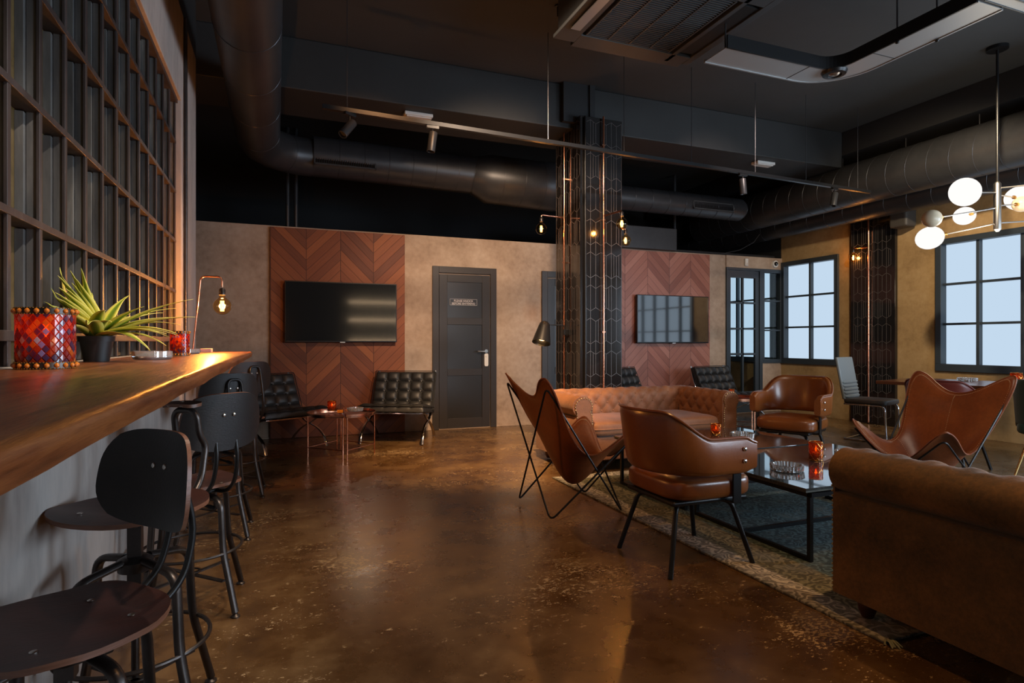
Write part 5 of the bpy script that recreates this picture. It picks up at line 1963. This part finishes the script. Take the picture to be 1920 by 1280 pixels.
# ================================================================== TUFTED LOUNGE CHAIRS
def tufted_pad(L, W, T, nl, nw, M_):
    nu, nv = nl * 8 + 1, nw * 8 + 1
    def top(u, v):
        x, y = L * (u - 0.5), W * (v - 0.5)
        a = (abs(math.sin(PI * u * nl)) * abs(math.sin(PI * v * nw))) ** 0.35
        e = min(1, min(u, 1 - u) * L / 0.02) * 1.0
        e2 = min(1, min(v, 1 - v) * W / 0.02)
        return (x, y, T * (0.55 + 0.45 * a) * (0.7 + 0.3 * min(e, e2)))
    m_ = MB()
    vs = [top(i / (nu - 1), j / (nv - 1)) for i in range(nu) for j in range(nv)]
    n0 = len(vs)
    vs += [(x, y, 0.0) for x, y, z in vs]
    fs = [(i * nv + j, (i + 1) * nv + j, (i + 1) * nv + j + 1, i * nv + j + 1) for i in range(nu - 1) for j in range(nv - 1)]
    fs += [tuple(n0 + q for q in reversed(f)) for f in list(fs)]
    edge = [i * nv for i in range(nu)] + [(nu - 1) * nv + j for j in range(1, nv)] + [i * nv + nv - 1 for i in range(nu - 2, -1, -1)] + [j for j in range(nv - 2, 0, -1)]
    for a_, b_ in zip(edge, edge[1:] + edge[:1]):
        fs.append((b_, a_, n0 + a_, n0 + b_))
    m_.add(vs, fs, 0, M_)
    return m_


def lounge(loc, rz, label, back_tilt=24):
    t = empty('tufted_lounge_chair', loc, rz, label, 'lounge chair', 'black tufted lounge chairs')
    lt = M['black_leather']
    # seat pad slopes back
    SM = Matrix.Translation((0.02, 0, 0.34)) @ Matrix.Rotation(R(7), 4, 'Y')
    # local x forward: raise the front edge
    SM = Matrix.Translation((0.02, 0, 0.335)) @ Matrix.Rotation(R(-7), 4, 'Y')
    obj('seat_cushion', tufted_pad(0.62, 0.74, 0.095, 4, 5, SM), lt, t, angle=80)
    BM = Matrix.Translation((-0.335, 0, 0.535)) @ Matrix.Rotation(R(90 - back_tilt), 4, 'Y') @ Matrix.Rotation(R(0), 4, 'Z')
    # pad faces +x, its length runs up the back
    obj('back_cushion', tufted_pad(0.50, 0.74, 0.085, 4, 5, BM), lt, t, angle=80)
    wl = MB()
    for M_, L in ((SM, 0.62), (BM, 0.50)):
        for z in (0.002, 0.062):
            pts = fillet([(L / 2, 0.37, z), (L / 2, -0.37, z), (-L / 2, -0.37, z), (-L / 2, 0.37, z)], 0.015, 3, closed=True)
            wl.tube(pts, 0.005, 6, closed=True, M_=M_)
    obj('piping', wl, M['piping_black'], t)
    # button at each crossing
    bp = None
    for M_, L in ((SM, 0.62), (BM, 0.50)):
        for i in range(1, 4):
            for j in range(1, 5):
                p = M_ @ Vector((L * (i / 4 - 0.5), 0.74 * (j / 5 - 0.5), 0.056))
                if bp is None:
                    bp = obj('tuft_button', MB().sell((0, 0, 0), (0.008,) * 3, 1, 1, 6), M['piping_black'], t)
                    bp.location = p
                else:
                    c_ = bp.copy()
                    COL.objects.link(c_)
                    c_.location = p
    # crossing curved steel bars, one X per side
    for sy in (-0.35, 0.35):
        front_leg = [(-0.46, sy, 0.80), (-0.36, sy, 0.55), (-0.22, sy, 0.36), (-0.05, sy, 0.24), (0.13, sy, 0.13), (0.30, sy, 0.012)]
        # sweeping bar: back top through the crossing to the front foot
        A = [(-0.455 + 0.0, sy, 0.79), (-0.40, sy, 0.62), (-0.315, sy, 0.45), (-0.19, sy, 0.315), (-0.03, sy, 0.215), (0.12, sy, 0.13), (0.27, sy, 0.015)]
        B = [(0.34, sy, 0.355), (0.24, sy, 0.335), (0.09, sy, 0.265), (-0.06, sy, 0.17), (-0.20, sy, 0.085), (-0.32, sy, 0.012)]
        def smooth_path(P):
            out = []
            V = [Vector(p) for p in P]
            for i in range(len(V) - 1):
                p0, p1, p2, p3 = V[max(i - 1, 0)], V[i], V[i + 1], V[min(i + 2, len(V) - 1)]
                for k in range(5):
                    u = k / 5
                    out.append(0.5 * ((2 * p1) + (p2 - p0) * u + (2 * p0 - 5 * p1 + 4 * p2 - p3) * u * u + (-p0 + 3 * p1 - 3 * p2 + p3) * u ** 3))
            out.append(V[-1])
            return out
        # legs curve outward like a bow
        A = [(-0.455, sy, 0.79), (-0.36, sy, 0.50), (-0.17, sy, 0.29), (-0.02, sy, 0.235), (0.12, sy, 0.20), (0.25, sy, 0.12), (0.31, sy, 0.012)]
        B = [(0.33, sy, 0.36), (0.16, sy, 0.33), (0.03, sy, 0.26), (-0.10, sy, 0.21), (-0.22, sy, 0.15), (-0.33, sy, 0.07), (-0.38, sy, 0.012)]
        for P in (A, B):
            obj('leg_bar', MB().tube(smooth_path(P), 0.010, 10, flat=(1.7, 0.6)), M['chrome'], t, label='chrome curved bar')
    fr_ = MB()
    for k in range(9):
        y = -0.31 + 0.62 * k / 8
        fr_.box(-0.30, 0.31, y - 0.014, y + 0.014, -0.012, -0.006, SM)
        fr_.box(-0.25, 0.25, y - 0.014, y + 0.014, -0.012, -0.006, BM)
    obj('leather_straps', fr_, M['black_leather'], t, smooth=False)
    for M_, xx in ((SM, 0.30), (SM, -0.28), (BM, -0.24), (BM, 0.23)):
        obj('crossbar', MB().box(xx - 0.012, xx + 0.012, -0.35, 0.35, -0.022, -0.013, M_), M['chrome'], t, smooth=False)
    return t


def face(dx, dy):
    return math.atan2(dy, dx)


# lounge chairs are placed by their centre
L1 = lounge((0.03, 6.88, 0), face(0.50, -0.86), 'black tufted lounge chair left of the copper table under the black television')
L2 = dup(L1, (1.28, 6.93, 0), face(-0.42, -0.90), 'black tufted lounge chair right of the copper table, beside the panel door')
L3 = dup(L1, (4.60, 6.86, 0), face(0.45, -0.89), 'black tufted lounge chair behind the tufted sofa, just right of the tiled column')
L4 = dup(L1, (6.02, 6.78, 0), face(0.18, -0.98), 'black tufted lounge chair in front of the glazed door')

# ================================================================== COPPER SIDE TABLES
def half_table(loc, flip, label, group='half-round copper side tables'):
    t = empty('side_table', loc, R(180) if flip else 0, label, 'side table', group)
    r = 0.325
    H = 0.445
    pts = [(-0.004, -r)] + [(-r * math.sin(R(a)), -r * math.cos(R(a))) for a in range(6, 180, 6)] + [(-0.004, r)]
    obj('tray_top', MB().prism([(x, y) for x, y in pts], H - 0.026, H - 0.020), M['screen'], t, smooth=False)
    ring = [(x, y, H - 0.012) for x, y in pts]
    rm = MB()
    n = len(pts)
    for z0, z1, d in ((H - 0.032, H, 0.0),):
        inn = [(x * 0.985 - 0.002, y * 0.985) for x, y in pts]
        vs_ = [(x, y, z0) for x, y in pts] + [(x, y, z1) for x, y in pts] + [(x, y, z1) for x, y in inn] + [(x, y, z0) for x, y in inn]
        fs_ = []
        for i in range(n):
            j = (i + 1) % n
            fs_ += [(i, j, n + j, n + i), (n + i, n + j, 2 * n + j, 2 * n + i), (2 * n + i, 2 * n + j, 3 * n + j, 3 * n + i), (3 * n + i, 3 * n + j, j, i)]
        rm.add(vs_, fs_)
    obj('tray_rim', rm, M['copper'], t)
    legs = [(-0.012, -r + 0.008), (-0.012, r - 0.008), (-r + 0.008, 0)]
    for x, y in legs:
        obj('leg', MB().tube([(x, y, 0), (x, y, H - 0.03)], 0.0065, 8), M['copper'], t)
    obj('low_rail', MB().tube([(*legs[0], 0.10), (*legs[2], 0.10), (*legs[1], 0.10)], 0.0045, 8), M['copper'], t)
    return t


half_table((0.582, 6.25, 0), False, 'left half of the round copper side table, candle on it')
half_table((0.598, 6.25, 0), True, 'right half of the round copper side table, ashtray on it')
half_table((5.422, 6.08, 0), False, 'left half of the copper table behind the far sofa', 'far half-round copper side tables')
half_table((5.438, 6.08, 0), True, 'right half of the copper table behind the far sofa', 'far half-round copper side tables')

# ================================================================== DINING AREA
t = empty('dining_table', (6.36, 3.42, 0), R(13), 'long reddish brown dining table under the globe chandelier', 'table')
obj('tabletop', MB().box(-0.45, 0.45, -1.05, 1.05, 0.718, 0.75), M['table_wood'], t, smooth=False, bevel=0.004)
for y in (-0.75, 0.75):
    obj('leg', MB().box(-0.035, 0.035, y - 0.035, y + 0.035, 0.02, 0.71), M['black_metal'], t, smooth=False)
    obj('foot_plate', MB().box(-0.30, 0.30, y - 0.05, y + 0.05, 0.0, 0.02), M['black_metal'], t, smooth=False, bevel=0.004)
    obj('top_bracket', MB().box(-0.30, 0.30, y - 0.04, y + 0.04, 0.71, 0.718), M['black_metal'], t, smooth=False)

t = empty('dining_chair', (6.45, 4.98, 0), face(0.30, -0.95), 'grey high-back dining chair with ribbed lower back by the tiled strip', 'chair')
BT = Matrix.Translation((-0.22, 0, 0.47)) @ Matrix.Rotation(R(-10), 4, 'Y')
obj('backrest', MB().box(-0.018, 0.018, -0.21, 0.21, 0.0, 0.50, BT), M['grey_leather'], t, smooth=True, bevel=0.014)
rb = MB()
for k in range(5):
    rb.sell((0.018, 0, 0.03 + 0.042 * k), (0.012, 0.205, 0.020), 0.8, 0.3, 10, M_=BT)
obj('ribs', rb, M['grey_leather'], t)
obj('seat', MB().sell((0.0, 0, 0.455), (0.235, 0.22, 0.035), 0.4, 0.25, 14), M['dark_grey_leather'], t)
fr_ = MB()
for sy in (-0.2, 0.2):
    fr_.tube(fillet([(-0.22, sy, 0.42), (0.21, sy, 0.42), (0.23, sy, 0.012), (-0.22, sy, 0.012)], 0.06, 5), 0.011, 10)
fr_.tube([(-0.22, -0.2, 0.012), (-0.22, 0.2, 0.012)], 0.011, 10)
obj('cantilever_frame', fr_, M['chrome'], t, label='chrome cantilever tube frame')

t = empty('velvet_chair', (5.98, 2.93, 0), R(14), 'dark green velvet chair with slim gold legs at the right edge', 'chair')
def vback(u, v):
    a = R(-105 + 210 * u)
    x = -0.02 - 0.25 * math.cos(a)
    y = 0.26 * math.sin(a)
    z = 0.44 + (0.40 - 0.12 * smoothstep(0.4, 1.0, abs(2 * u - 1))) * v
    return (x - 0.05 * v * math.cos(a), y + 0.02 * v * math.sin(a), z)
obj('back_shell', MB().grid(vback, 40, 12), M['green_velvet'], t, solid=0.045)
obj('seat', MB().sell((0.0, 0, 0.43), (0.26, 0.25, 0.06), 0.5, 0.4, 16), M['green_velvet'], t)
for sx in (-1, 1):
    for sy in (-1, 1):
        obj('leg', MB().tube([(sx * 0.15, sy * 0.16, 0.38), (sx * 0.24, sy * 0.25, 0.0)], [0.012, 0.008], 10), M['brass'], t)

# ------------------------------------------------------------------ close
